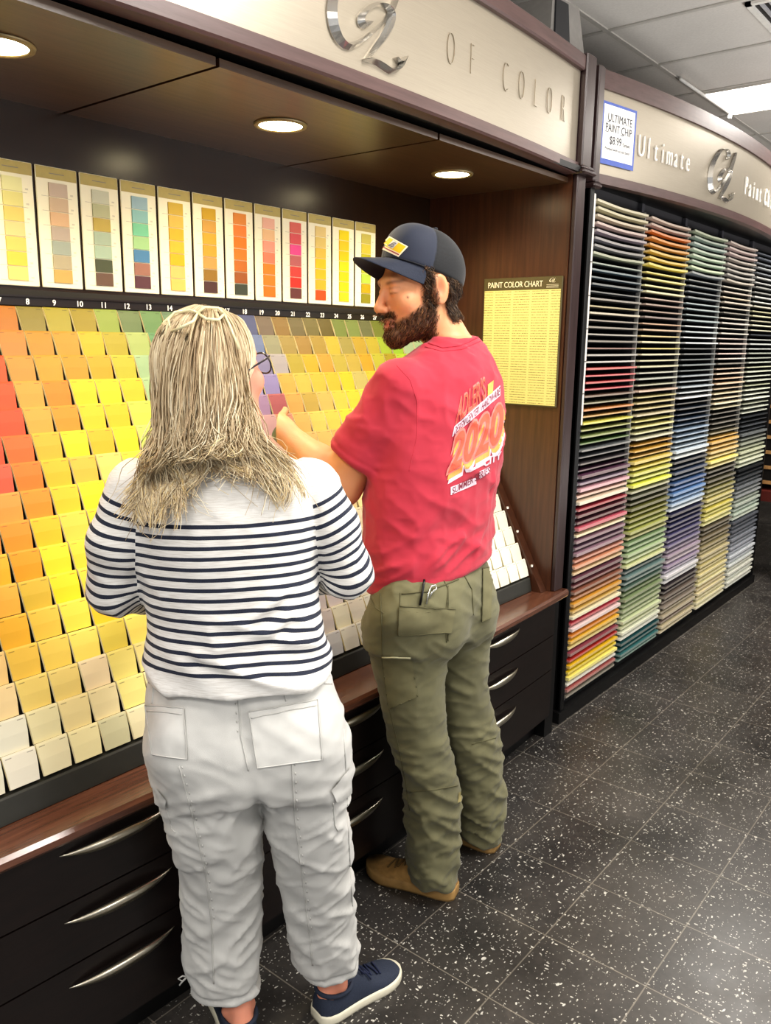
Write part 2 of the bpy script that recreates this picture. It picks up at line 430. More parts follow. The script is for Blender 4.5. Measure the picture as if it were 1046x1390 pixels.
sub(hut, lg, 'logo', M_LOGO, False)
m = MB()
for ch, cx in (('O', 2.02), ('F', 2.128), ('C', 2.32), ('O', 2.423), ('L', 2.522), ('O', 2.625), ('R', 2.735)):
    vs, fs = text_geo(ch, .13, .0012, -.0045, align='CENTER')
    m = MB(); m.add(bent(vs, cx, 2.345, .42, .98, bf, -.004), fs); sub(hut, m, 'letter', M_LETT)

# recessed downlights
M_LENS = emissive('downlight_lens', '#fff0c4', 24.0)
M_RIM = plain('downlight_rim', '#8a7c5a', 0.35, 0.3)
for cx, where in ((0.90, 'at the left edge of the canopy'), (1.675, 'above the colour cards in the middle of the canopy'), (2.49, 'above the man at the right end of the canopy')):
    d = thing('recessed_downlight', 'round warm glowing downlight '+where, 'downlight', (cx, 1.745, SZ), 'downlights in the canopy ceiling')
    sub(d, MB().lathe([(.060, -.001), (.060, -.006), (.071, -.006), (.073, -.001), (.073, -.0005), (.060, -.0005)], (cx, 1.745, SZ), 40), 'rim', M_RIM, True)
    sub(d, MB().lathe([(.001, -.001), (.0595, -.001), (.0595, -.003), (.001, -.004)], (cx, 1.745, SZ), 40), 'lens', M_LENS, True)
    l = bpy.data.lights.new('downlight_lamp', 'SPOT'); l.energy = 25; l.color = (1.0, .82, .50); l.spot_size = math.radians(150); l.spot_blend = .85; l.shadow_soft_size = .055
    lo = bpy.data.objects.new('downlight_lamp', l); COL.objects.link(lo); lo.location = (cx, 1.745, SZ-.012)

# grey box standing on top of the canopy
bx = thing('speaker_box', 'grey wedge-shaped box standing on top of the canopy', 'box', (3.05, 1.72, 2.6))
m = MB().loft([[(2.90, 1.62, 2.594), (3.22, 1.62, 2.594), (3.22, 1.92, 2.594), (2.90, 1.92, 2.594)], [(2.98, 1.66, 2.86), (3.19, 1.66, 2.875), (3.19, 1.86, 2.875), (2.98, 1.86, 2.86)]])
sub(bx, m, 'housing', plain('grey_box_plastic', '#8f8c88', 0.5))
m = MB().loft([[(2.93, 1.612, 2.60), (3.06, 1.612, 2.60), (3.06, 1.63, 2.60), (2.93, 1.63, 2.60)], [(2.995, 1.652, 2.85), (3.09, 1.652, 2.855), (3.09, 1.67, 2.855), (2.995, 1.67, 2.85)]])
sub(bx, m, 'front_panel', plain('dark_box_front', '#2a2b2f', 0.4))

# ================================================================== sloped chip holder
NX = lambda n: 1.1084+0.073*(n-8)
Z_TOP, PITCH, NROW = 1.6725, 0.0613, 16
def board_y(z): return 1.558+(z-.6886)/1.8
rk = thing('sloped_chip_holder', 'sloped holder full of colour chips with a numbered rail and black lip', 'chip display', (XC, 1.8, WT))
x0, x1 = XL+.002, XR-.002
m = MB().loft([[(x0, board_y(WT)+.03, WT+.002), (x0, board_y(1.69)-.003, 1.69), (x0, BY-.003, 1.72), (x0, BY-.003, WT+.002)], [(x1, board_y(WT)+.03, WT+.002), (x1, board_y(1.69)-.003, 1.69), (x1, BY-.003, 1.72), (x1, BY-.003, WT+.002)]])
sub(rk, m, 'board', plain('board_dark', '#1c1712', 0.7))
m = MB().loft([[(q, board_y(.69)-.012, .682), (q, board_y(.69)-.009, .686), (q, board_y(.69)+.03, .686), (q, board_y(WT)+.05, WT+.002), (q, board_y(WT)+.012, WT+.002)] for q in (x0+.05, x1-.048)])
sub(rk, m, 'front_lip', M_LIP)
for side, (a, b) in (('l', (XL+.001, NX(1)-.038)), ('r', (NX(31)+.0385, XR-.001))):
    m = MB().loft([[(a, board_y(z)-.028, z), (b, board_y(z)-.028, z), (b, min(BY-.003, board_y(z)+.02), z), (a, min(BY-.003, board_y(z)+.02), z)] for z in (WT+.001, 1.20, 1.70)])
    sub(rk, m, 'side_rail', M_SIDE)
    m = MB()
    for z in (.73, .86, .95, 1.05, 1.2, 1.35, 1.5): m.lathe([(.001, -.004), (.005, -.004), (.005, .004), (.001, .004)], ((a*.75+b*.25) if side == 'r' else (a*.25+b*.75), board_y(z)-.030, z), 10)
    sub(rk, m, 'rail_pin', M_WHITE)
m = MB().box(x0, x1, BY-.025, BY-.003, 1.679, 1.70); m.box(x0, x1, BY-.03, BY-.018, 1.7, 1.705)
nr = sub(rk, m, 'number_rail', M_ESPX)
for n in range(1, 32):
    vs, fs = text_geo(str(n), .021, .0004, .0004, align='CENTER')
    m = MB(); m.add([(NX(n)+v.x, BY-.0265-v.z, 1.682+v.y) for v in vs], fs)
    q = m.build('numeral', M_WHITE); q.parent = nr; q.data.transform(Matrix.Translation((-XC, -1.8, -WT)))

CH = {
 0: {1:'#d84a30',5:'#d87038',7:'#d58a3c',8:'#a89650',9:'#c3b24e',10:'#b7a02c',11:'#a9b85c',12:'#7d9060',13:'#7aa068',14:'#7f9a78',15:'#7d9a80',16:'#6f8fa0',17:'#6a7fa0',18:'#6a6f98',19:'#8d7a68',20:'#a5824e',21:'#857550',22:'#8a7c4a',23:'#7d6c34',24:'#8f9a58',25:'#94a060',26:'#85855c',27:'#8a9048',28:'#9aa850',29:'#a0b060',31:'#a8b868'},
 1: {1:'#d84030',5:'#e07840',6:'#d8904a',7:'#dd9250',8:'#d0983a',9:'#d6a036',10:'#e8bc10',11:'#bfac24',12:'#b6c27a',13:'#6fa070',14:'#8fb088',15:'#90b0a0',16:'#88a8b8',17:'#8098b8',18:'#7f8cb0',19:'#a5a080',20:'#b0975c',21:'#b08c50',22:'#b89a50',23:'#d8ba50',24:'#b0a060',25:'#c8a84c',26:'#c8b450',27:'#b0c050',28:'#a8c850',29:'#b8c8a0',31:'#b0c090'},
 2: {1:'#d03838',5:'#e85828',6:'#f05a10',7:'#d8984c',8:'#dda030',9:'#c89a18',10:'#f2a80c',11:'#c4ba30',12:'#a8c090',13:'#98b8a0',15:'#a0bcb0',17:'#9098b8',18:'#9088a8',19:'#b4aaa8',20:'#b8a448',21:'#d8ac30',22:'#dca04c',23:'#c0ac54',24:'#c4aa58',25:'#d0a438',26:'#c0b850',27:'#b09c38',28:'#b8cc50',29:'#c0c070',31:'#c8c890'},
 3: {1:'#c83848',5:'#f04a18',6:'#ff5510',7:'#dca04c',8:'#f08a10',9:'#f5c80c',10:'#f8d00a',11:'#ddc020',12:'#a8c08c',13:'#98c090',15:'#a8c8b0',17:'#a098c0',18:'#9a8cb8',19:'#dcaa60',20:'#c8b45c',21:'#e4b450',22:'#e0b43c',23:'#e8c030',24:'#c0b070',25:'#e8b848',26:'#d0b858',28:'#c8c870',31:'#d0d0a0'},
 4: {1:'#c04050',5:'#f04820',6:'#fc4e10',7:'#e2a24c',8:'#ec9210',9:'#f4c010',10:'#f4bc10',11:'#ccd460',12:'#b4d078',13:'#a8c880',15:'#b0c8a8',17:'#a888a8',18:'#b06070',19:'#e0a264',20:'#b89c54',21:'#d0ac68',22:'#e8bc58',23:'#ecc040',24:'#e8c860',27:'#e0d080',31:'#dcd8a8'},
 5: {1:'#c84860',5:'#f05028',6:'#f86a20',7:'#e0ac30',8:'#f8d010',9:'#f0b010',10:'#fad80c',11:'#c8d470',12:'#b8d488',14:'#b8d0a0',17:'#c8a0a0',18:'#d09080',19:'#dcb070',20:'#dcbc6c',21:'#e4b85c',22:'#e8c040',23:'#f0cc40',26:'#e8d070',31:'#e4dcb0'},
 6: {1:'#c85068',4:'#d85a48',5:'#d85a48',6:'#f47a10',7:'#eab010',8:'#e2b04a',9:'#ecc878',10:'#f0cc40',12:'#d0d888',17:'#d8b0a0',19:'#d8b078',20:'#d8b070',21:'#d0a868',22:'#e0b868',23:'#ecd060',26:'#e8d078',31:'#ece0b8'},
 7: {1:'#d06070',4:'#dc8450',5:'#e0964c',6:'#f08c10',7:'#f0b818',8:'#fbdc0a',9:'#e8c020',10:'#f0d050',13:'#d8d890',17:'#dcc0a8',20:'#dcb870',23:'#e8cc70',26:'#ecd888',31:'#f0e4c0'},
 8: {1:'#d87070',4:'#e09040',5:'#ea9020',6:'#fab408',7:'#ecbf54',8:'#f4c41c',9:'#f0d040',12:'#e0d880',17:'#e0c8b0',20:'#e4c888',23:'#ecd488',31:'#f2e8c8'},
 9: {1:'#dc8060',4:'#e8b030',5:'#ef9a18',6:'#f6cc20',7:'#edc440',8:'#f0d060',12:'#e8dc98',17:'#e4d4c0',20:'#e8d0a0',23:'#ecd898',31:'#f4ecd0'},
 10: {1:'#e0a060',4:'#ecaf54',5:'#d4b048',6:'#f6cc18',7:'#ecc84c',8:'#f0d870',12:'#ece0b0',17:'#e8dcd0',20:'#ecdcb8',23:'#f0dfae',31:'#f5eed4'},
 11: {1:'#e4b070',4:'#eab040',5:'#e4bc58',6:'#ecce58',7:'#f0bc2c',8:'#f0d468',12:'#f0e6c4',17:'#ece6e0',20:'#eee2c4',23:'#f2e4b8',31:'#f6f0d8'},
 12: {1:'#ecc090',3:'#f0c890',4:'#ecc060',5:'#e6c468',6:'#ead070',7:'#d8c05c',8:'#f2d878',12:'#f0e8d0',14:'#eeeef0',17:'#ecebee',20:'#f0e8d0',31:'#f6f1dc'},
 13: {1:'#ecccb0',3:'#eed0a0',4:'#eacc80',5:'#e6ca84',6:'#e8d0a8',7:'#e4d080',8:'#e8d490',12:'#ecece4',14:'#e8e4e8',17:'#e4dce0',18:'#f0ecdc',24:'#f4ecd4',31:'#f6f2dc'},
 14: {1:'#e6d8c8',3:'#e4dcc4',4:'#e6d8a8',5:'#e8d29c',6:'#e2cfa0',7:'#e6d68a',10:'#eae4c8',14:'#e8e8ec',16:'#dcd4d4',17:'#f0ecd4',20:'#eceae4',24:'#f4eed8',31:'#f6f2dc'},
 15: {1:'#e8dcc0',3:'#e6dcc6',4:'#e8dab0',5:'#ecdca8',6:'#c8c098',7:'#e6d8ac',10:'#ecead8',14:'#f0e8c8',16:'#d8d8dc',17:'#ece8dc',20:'#f0eedc',24:'#f4f0e0',31:'#f6f2dc'}}
def chip_color(r, n):
    d = CH[r]; ks = sorted(d)
    lo = max([k for k in ks if k <= n], default=ks[0]); hi = min([k for k in ks if k >= n], default=ks[-1])
    f = 0 if hi == lo else (n-lo)/(hi-lo)
    a, b = hexc(d[lo]), hexc(d[hi]); c = np.array(a[:3])*(1-f)+np.array(b[:3])*f
    if lo != n: c = c*(1+rng.uniform(-.10, .10)+rng.uniform(-.08, .08, 3)*(1-c.mean()))
    f = np.interp(r, [0, 3, 7, 11, 15], [.52, .66, .82, .88, .86])  # upper rows darkened in colour to offset the stronger downlight there
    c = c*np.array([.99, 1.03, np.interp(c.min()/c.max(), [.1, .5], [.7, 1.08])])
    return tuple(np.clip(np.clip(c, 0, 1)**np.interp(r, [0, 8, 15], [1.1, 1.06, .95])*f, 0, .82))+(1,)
import colorsys
def color_word(c):
    s = [12.92*x if x < .0031308 else 1.055*x**(1/2.4)-.055 for x in c[:3]]
    h, l, sa = colorsys.rgb_to_hls(*s); h *= 360
    if l > .86: return 'cream' if sa > .35 else 'off-white'
    if sa < .13: return 'pale grey' if l > .68 else 'grey' if l > .35 else 'charcoal'
    pre = 'pale ' if l > .72 else 'dark ' if l < .28 else 'muted ' if sa < .35 else ''
    for lim, nm in ((14, 'red'), (33, 'orange'), (47, 'golden'), (62, 'yellow'), (85, 'lime green'), (160, 'green'), (195, 'teal'), (250, 'blue'), (290, 'purple'), (340, 'pink'), (361, 'red')):
        if h < lim: break
    if nm == 'orange' and sa < .5: nm = 'tan'
    if nm == 'orange' and l < .3: nm = 'brown'
    if nm == 'golden' and sa < .55: nm = 'beige' if l > .6 else 'khaki'
    if nm == 'golden' and l < .28: nm = 'brown'
    if nm == 'yellow' and sa < .45: nm = 'khaki' if l < .65 else 'straw'
    return pre+nm
ORD = ['top', 'second', 'third', 'fourth', 'fifth', 'sixth', 'seventh', 'eighth', 'ninth', 'tenth', 'eleventh', 'twelfth', 'thirteenth', 'fourteenth', 'fifteenth', 'bottom']
def obj_color_mat(name, rough, marks):
    t = NT(name); oi = t.new('ShaderNodeObjectInfo'); v = t.coords('Object'); nz = t.noise(v, 60, 2)
    col = t.mix(t.math('MULTIPLY', nz, .12), oi.outputs['Color'], (1, 1, 1, 1), 'MULTIPLY')
    if marks:   # two faint printed lines along the top edge, pale side edges of the card stack
        sp = t.new('ShaderNodeSeparateXYZ'); t.link(v, sp.inputs[0])
        ax = t.math('ABSOLUTE', t.math('SUBTRACT', t.math('ABSOLUTE', sp.outputs[0]), .023))
        on = t.math('MULTIPLY', t.math('LESS_THAN', ax, .0065), t.math('LESS_THAN', t.math('ABSOLUTE', t.math('SUBTRACT', sp.outputs[2], .0615)), .0009))
        col = t.mix(t.math('MULTIPLY', on, .55), col, (.02, .015, .01, 1))
        g = t.new('ShaderNodeNewGeometry')
    t.p(Base_Color=col, Roughness=rough); return t.m
M_CHIP = obj_color_mat('painted_chip', 0.55, True)
M_EDGE = plain('card_edge', '#efe3bd', 0.6)
CL = PITCH*1.03/math.cos(math.radians(24))
cm = MB()
hw, tk, bt = .0351, .006, .0070
cm.cur = 0
vs = []
for z, l, r_, y in ((0, -hw+.001, hw-bt, 0), (CL*.5, -hw+.0005, hw-bt*.35, -.0012), (CL*.93, -hw, hw, 0), (CL, -hw, hw, .0012)):
    vs += [(l, y-tk, z), (r_, y-tk, z), (r_, y, z), (l, y, z)]
n0 = len(cm.v)
cm.cur = 0; cm.add(vs, [(0, 1, 5, 4), (4, 5, 9, 8), (8, 9, 13, 12)])
cm.cur = 1; cm.v = cm.v[:0]; F0 = list(cm.f); cm.f = []; cm.mi = []
cm.v = [tuple(q) for q in vs]; cm.f = F0+[[12, 13, 14, 15], [0, 3, 2, 1]]; cm.mi = [0, 0, 0, 1, 1]
for k in range(3):
    a = k*4; cm.f += [[a+1, a+2, a+6, a+5], [a+2, a+3, a+7, a+6], [a+3, a+0, a+4, a+7]]; cm.mi += [1, 1, 1]
chip0 = cm.build('paint_chip', [M_CHIP, M_EDGE])
chips = []
for r in range(NROW):
    zb = Z_TOP-(r+1)*PITCH
    for n in range(1, 32):
        o = chip0 if not chips else chip0.copy()
        if chips: COL.objects.link(o)
        o.location = (NX(n)+rng.uniform(-.0006, .0006), board_y(zb)-.003, zb+rng.uniform(-.0006, .001)); o.rotation_euler = (math.radians(-22.3+rng.uniform(-.5, .5)), rng.uniform(-.006, .006), rng.uniform(-.016, .016))
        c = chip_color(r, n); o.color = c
        tag(o, '%s paint chip, %s row of the sloped holder under column number %d' % (color_word(c), ORD[r], n), 'paint chip', 'paint chips in the sloped holder')
        chips.append(o)

# ---- colour strip cards along the back panel
CARDS = [['#e8e4a8','#e0d88c','#dfca72','#dccb8c','#e8c468','#f0c24c','#f2c878'], ['#c8b4a0','#cdb496','#dab48c','#b8a898','#a0a89a','#b0a486','#c4a25c'], ['#c8c8b0','#b8b890','#c0a850','#a8b8a0','#a8bca4','#4c5238','#6a5040'],
 ['#98b4bc','#8cbcb8','#78c49c','#a0c88c','#4c80a8','#9a6c5c','#5a343c'], ['#cfae40','#d6b450','#deac28','#eab030','#f0a818','#e2b268','#deb460'], ['#c8a020','#cc9c48','#c8a030','#cc9830','#c0904c','#8a6820','#4a2c28'],
 ['#e08c38','#e88030','#e87a10','#de7814','#b8681c','#94521c','#3a4032'], ['#eab49c','#e8bc8c','#ec9c84','#f08060','#f07e10','#f07a10','#ea7008'], ['#d8685c','#d85058','#e84890','#b86060','#cc3c34','#d82818','#64302c'],
 ['#e4c884','#e0c470','#dcba48','#ecba10','#ecb018','#e4a828','#c84c0c'], ['#ecd410','#f0c420','#f4c008','#d8cc10','#ccc010','#d8c010','#c8bc20'], ['#c8bc60','#cfc048','#b8b020','#b4bc40','#a8c048','#b09810','#8a8420']]
def card_mat():
    t = NT('printed_card'); sp = t.new('ShaderNodeSeparateXYZ'); t.link(t.coords('Object'), sp.inputs[0]); X, Z = sp.outputs[0], sp.outputs[2]
    fr = t.math('FRACT', t.math('DIVIDE', t.math('SUBTRACT', .2645, Z), .0362))
    inz = t.math('MULTIPLY', t.math('LESS_THAN', Z, .2645), t.math('GREATER_THAN', Z, .010))
    rule = t.math('MULTIPLY', t.math('GREATER_THAN', fr, .925), t.math('LESS_THAN', fr, .955))
    sides = t.math('MULTIPLY', t.math('GREATER_THAN', t.math('ABSOLUTE', X), .025), t.math('LESS_THAN', t.math('ABSOLUTE', t.math('ADD', X, .002)), .043))
    num = t.math('MULTIPLY', t.math('LESS_THAN', t.math('ABSOLUTE', t.math('SUBTRACT', fr, .70)), .06), t.math('LESS_THAN', t.math('ABSOLUTE', t.math('SUBTRACT', X, .040)), .004))
    m = t.math('MULTIPLY', inz, t.math('MAXIMUM', t.math('MULTIPLY', rule, sides), t.math('MULTIPLY', num, .6)))
    t.p(Base_Color=t.mix(t.math('MULTIPLY', m, .6), hexc('#f6efd2'), hexc('#7d776a')), Roughness=.6); return t.m
M_CARD = card_mat()
M_SW = obj_color_mat('card_swatch', 0.5, False)
CARDN = ['pale yellow', 'beige and grey', 'sage and olive', 'blue and green', 'golden yellow', 'ochre', 'orange', 'peach and orange', 'red and pink', 'yellow with one rust swatch', 'lemon yellow', 'olive lime']
for i, sw in enumerate(CARDS):
    xa = 1.0405+.124*i; xb = xa+.116; za, zb = 1.7285, 2.033
    c = thing('colour_card', 'tall cream card of seven %s swatches on the back panel' % CARDN[i], 'colour card', ((xa+xb)/2, BY-.004, za), 'colour cards along the back panel')
    y = BY-.006
    sub(c, MB().box(xa, xb, y, BY-.001, za, zb, .0015), 'backing_card', M_CARD)
    sub(c, MB().box(xa+.002, xb-.002, y-.0008, y, zb-.031, zb-.002), 'header_band', M_HEAD)
    sub(c, MB().box(xa+.037, xb-.037, y-.0012, y-.0008, zb-.018, zb-.016), 'title_line', M_INKL)
    for k in range(7):
        zt = zb-.040-.0362*k
        s = sub(c, MB().box(xa+.033, xb-.031, y-.003, y, zt-.0335, zt), 'swatch', M_SW)
        s.color = hexc(sw[k])

# ---- paint colour chart on the side panel
ct = thing('wall_chart', 'tall framed paint colour chart on the dark side panel beside the man', 'chart', (XR-.01, 1.66, 1.36))
cy0, cy1, cz0, cz1 = 1.495, 1.838, 1.36, 1.846
sub(ct, MB().box(XR-.010, XR-.001, cy0, cy1, cz0, cz1, .002), 'frame', plain('chart_frame', '#5a5236', 0.5, 0.2))
def chart_mat():
    t = NT('chart_print'); v = t.coords('Object'); sp = t.new('ShaderNodeSeparateXYZ'); t.link(v, sp.inputs[0])
    ln = t.math('GREATER_THAN', t.math('SINE', t.math('MULTIPLY', sp.outputs[2], 2*PI/.0098)), .55)
    mp = t.new('ShaderNodeMapping'); t.link(v, mp.inputs[0]); mp.inputs['Scale'].default_value = (1, 500, 102)
    nz = t.noise(mp.outputs[0], 1, 2)
    cols = t.math('GREATER_THAN', t.math('FRACT', t.math('MULTIPLY', t.math('ADD', sp.outputs[1], 5), 12.3)), .12)
    f = t.math('MULTIPLY', t.math('MULTIPLY', ln, cols), t.math('GREATER_THAN', nz, .46))
    t.p(Base_Color=t.mix(t.math('MULTIPLY', f, .85), hexc('#d6cc86'), hexc('#75703a')), Roughness=.5); return t.m
sub(ct, MB().box(XR-.0115, XR-.010, cy0+.005, cy1-.006, cz0+.006, cz1-.047), 'chart_sheet', chart_mat())
m = MB(); M_CT = plain('chart_title_white', '#efe8cc', 0.5)
vs, fs = text_geo('PAINT COLOR CHART', .031, .0003, 0, .96)
wmax = max(v.x for v in vs); s = .242/wmax
m.add([(XR-.0115-v.z, cy1-.020-v.x*s, cz1-.036+v.y*1.0) for v in vs], fs)
sub(ct, m, 'title', M_CT)
m = MB()
for pts, ws in logo_strokes()[:3]:
    a, b = ribbon2d(pts, ws, 24)
    m.loft([[(XR-.0115, cy0+.052-p[0]*.024, cz1-.022+p[1]*.016), (XR-.0115, cy0+.052-q[0]*.024, cz1-.022+q[1]*.016), (XR-.0111, cy0+.052-q[0]*.024, cz1-.022+q[1]*.016), (XR-.0111, cy0+.052-p[0]*.024, cz1-.022+p[1]*.016)] for p, q in zip(a, b)])
for k in range(3): m.box(XR-.0114, XR-.0108, cy0+.015, cy0+.065, cz1-.031-.005*k, cz1-.0298-.005*k)
sub(ct, m, 'emblem', M_CT)
# ================================================================== rack of large paint chip sheets
RX0, RX1, RY = 3.04, 5.88, 1.50
def b2(x): return 1.365+0.135*((x-4.46)/1.40)**2
rack = thing('paint_sheet_rack', 'tall black rack of paint chip sheets under a curved steel fascia', 'rack', (4.46, 1.7, 0))
sub(rack, MB().box(RX0, RX1, 2.03, 2.06, .05, 2.6), 'back_panel', M_BLACK)
for a, b in ((RX0, RX0+.02), (RX1-.02, RX1)):
    sub(rack, MB().box(a, b, RY+.0, 2.03, .05, 2.22), 'side_panel', M_BLACK)
sub(rack, MB().box(RX0-.02, RX1, RY-.015, RY+.45, 0, .05), 'base', M_BLACK)
sub(rack, MB().box(RX0+.01, RX1, RY+.02, RY+.40, .05, .075), 'base_shelf', M_BLK2)
COLX = [(3.11, 3.615), (3.655, 4.145), (4.185, 4.69), (4.73, 5.245), (5.29, 5.84)]
m = MB().box(RX0+.02, RX1-.02, RY+.05, RY+.07, 2.155, 2.215)
sub(rack, m, 'top_rail', plain('dark_grey_rail', '#3b3a3d', 0.5))
for k in range(4):
    xa = COLX[k][1]+.006; xb = COLX[k+1][0]-.006
    d = sub(rack, MB().box(xa, xb, RY+.03, RY+.40, .06, 2.2), 'divider', plain('dark_grey_divider', '#46454a', 0.45))
    e = MB().box(xa-.003, xa+.003, RY+.012, RY+.03, .08, 2.16).build('clear_edge_strip', plain('clear_strip', '#8b8a86', 0.3)); e.parent = d; e.data.transform(Matrix.Translation((-4.46, -1.7, 0)))
NS = 75; SP = (2.165-.085)/NS
m = MB()
for (a, b) in COLX:
    for k in range(NS+1): m.box(a-.003, b+.003, RY+.022, RY+.30, .078+SP*k, .0805+SP*k)
sub(rack, m, 'shelf', M_BLK2)
m = MB()
for k in range(NS): m.lathe([(.001, -.004), (.006, -.003), (.006, .003), (.001, .004)], (RX0+.044, RY-.001, .09+SP*k), 8) if .09+SP*k < 1.27 else None  # metal dots put in for the highlights on the shelf ends
sub(rack, m, 'shelf_end_glint', plain('glint_metal', '#6a6a6c', 0.3, 0.8))
m = MB().box(RX0+.022, RX0+.062, RY-.002, RY+.004, 1.276, 2.165)
ls = sub(rack, m, 'label_strip', plain('label_white', '#dcd6cf', 0.5))
m = MB()
for k in range(7): m.box(RX0+.020, RX0+.063, RY-.0035, RY-.001, 1.276+.1275*(k+.0)-.0015, 1.276+.1275*k+.0015)
q = m.build('label_divider', M_INK); q.parent = ls; q.data.transform(Matrix.Translation((-4.46, -1.7, 0)))
sub(rack, MB().box(RX0, RX0+.03, RY-.012, RY+.02, 0.05, 2.24, .004), 'stile', M_BLACK)
# fascia
sub(rack, MB().box(RX0-.004, RX0+.045, RY-.02, RY+.03, 2.20, 2.606, .005), 'corner_post', M_POST)
m = MB().box(RX0-.012, RX0+.056, RY-.03, RY+.02, 2.178, 2.196, .006); m.box(RX0-.006, RX0+.05, RY-.024, RY+.02, 2.196, 2.208, .005)
sub(rack, m, 'capital', M_POST)
XA, XB = RX0+.045, RX1
sub(rack, MB().sweepx(XA, XB, 40, lambda x: [(b2(x)-.004, 2.203), (b2(x)-.004, 2.237), (b2(x)+.03, 2.237), (b2(x)+.03, 2.203)]), 'lower_trim', M_TRIM)
sub(rack, MB().sweepx(XA, XB, 40, lambda x: [(b2(x)+.004, 2.237), (b2(x)+.004, 2.537), (b2(x)+.014, 2.537), (b2(x)+.014, 2.237)]), 'fascia_panel', M_STEEL)
sub(rack, MB().sweepx(XA, XB, 40, lambda x: [(b2(x)-.006, 2.537), (b2(x)-.006, 2.602), (b2(x)+.04, 2.602), (b2(x)+.04, 2.537)]), 'upper_trim', M_TRIM)
sub(rack, MB().sweepx(XA, XB, 40, lambda x: [(b2(x)+.01, 2.205), (b2(x)+.01, 2.215), (2.04, 2.215), (2.04, 2.205)]), 'soffit', M_BLACK)
sub(rack, logo_mesh(3.995, 2.273, .29, .215, b2, .020), 'logo', M_LOGO)
m = MB()
M_RL = plain('raised_white_letters', '#f4f1ea', 0.35, 0.0)
for txt, xx, wid, sx in (('Ultimate', 3.345, .445, .62), ('Paint', 4.45, .33, .66), ('Chip', 4.83, .28, .66)):
    for i, ch_ in enumerate(txt):
        vs, fs = text_geo(ch_, .118, .003, (-.0015 if txt == 'Ultimate' else .0005), align='CENTER'); m = MB()
        m.add(bent(vs, xx+wid*(i+.5)/len(txt), 2.338, sx, 1.0, b2, 0.0), fs); sub(rack, m, 'letter', M_RL)

# price sign taped on the fascia
sg = thing('price_sign', 'white paper price sign with a blue border taped on the steel fascia', 'sign', (3.205, 1.47, 2.276))
def on_f2(u, v, d): return (3.093+u*.228, b2(3.093+u*.228)-.001-d, 2.276+v*.221)
def patch2(u0, u1, v0, v1, d, n=6):
    m = MB(); m.loft([[on_f2(u0+(u1-u0)*i/n, v0, d), on_f2(u0+(u1-u0)*i/n, v1, d), on_f2(u0+(u1-u0)*i/n, v1, d-.0008), on_f2(u0+(u1-u0)*i/n, v0, d-.0008)] for i in range(n+1)]); return m
sub(sg, patch2(0, 1, 0, 1, .0015), 'border', plain('sign_blue', '#5468b4', 0.5))
sub(sg, patch2(.055, .945, .085, .955, .0026), 'paper', plain('sign_paper', '#f4f3f0', 0.6))
m = MB()
for txt, v0, hgt, wd, u0 in (('ULTIMATE', .70, .165, .70, .16), ('PAINT CHIP', .535, .165, .76, .11), ('$8.99', .34, .17, .34, .24), ('/Sample', .35, .08, .22, .61), ('Printed with actual paint', .235, .062, .72, .12)):
    vs, fs = text_geo(txt, 1.0, 0, 0); mx = max(v.x for v in vs)
    m.add([on_f2(u0+v.x/mx*wd, v0+v.y*hgt/.9, .0036) for v in vs], fs)
m.add([on_f2(*q, .0031) for q in ((.16, .685), (.24, .685), (.24, .695), (.16, .695))], [(0, 1, 2, 3)])
m.add([on_f2(*q, .0031) for q in ((.11, .52), (.20, .52), (.20, .53), (.11, .53))], [(0, 1, 2, 3)])
m.add([on_f2(*q, .0031) for q in ((.55, .52), (.64, .52), (.64, .53), (.55, .53))], [(0, 1, 2, 3)])
sub(sg, m, 'lettering', plain('sign_ink', '#3f3e46', 0.6))

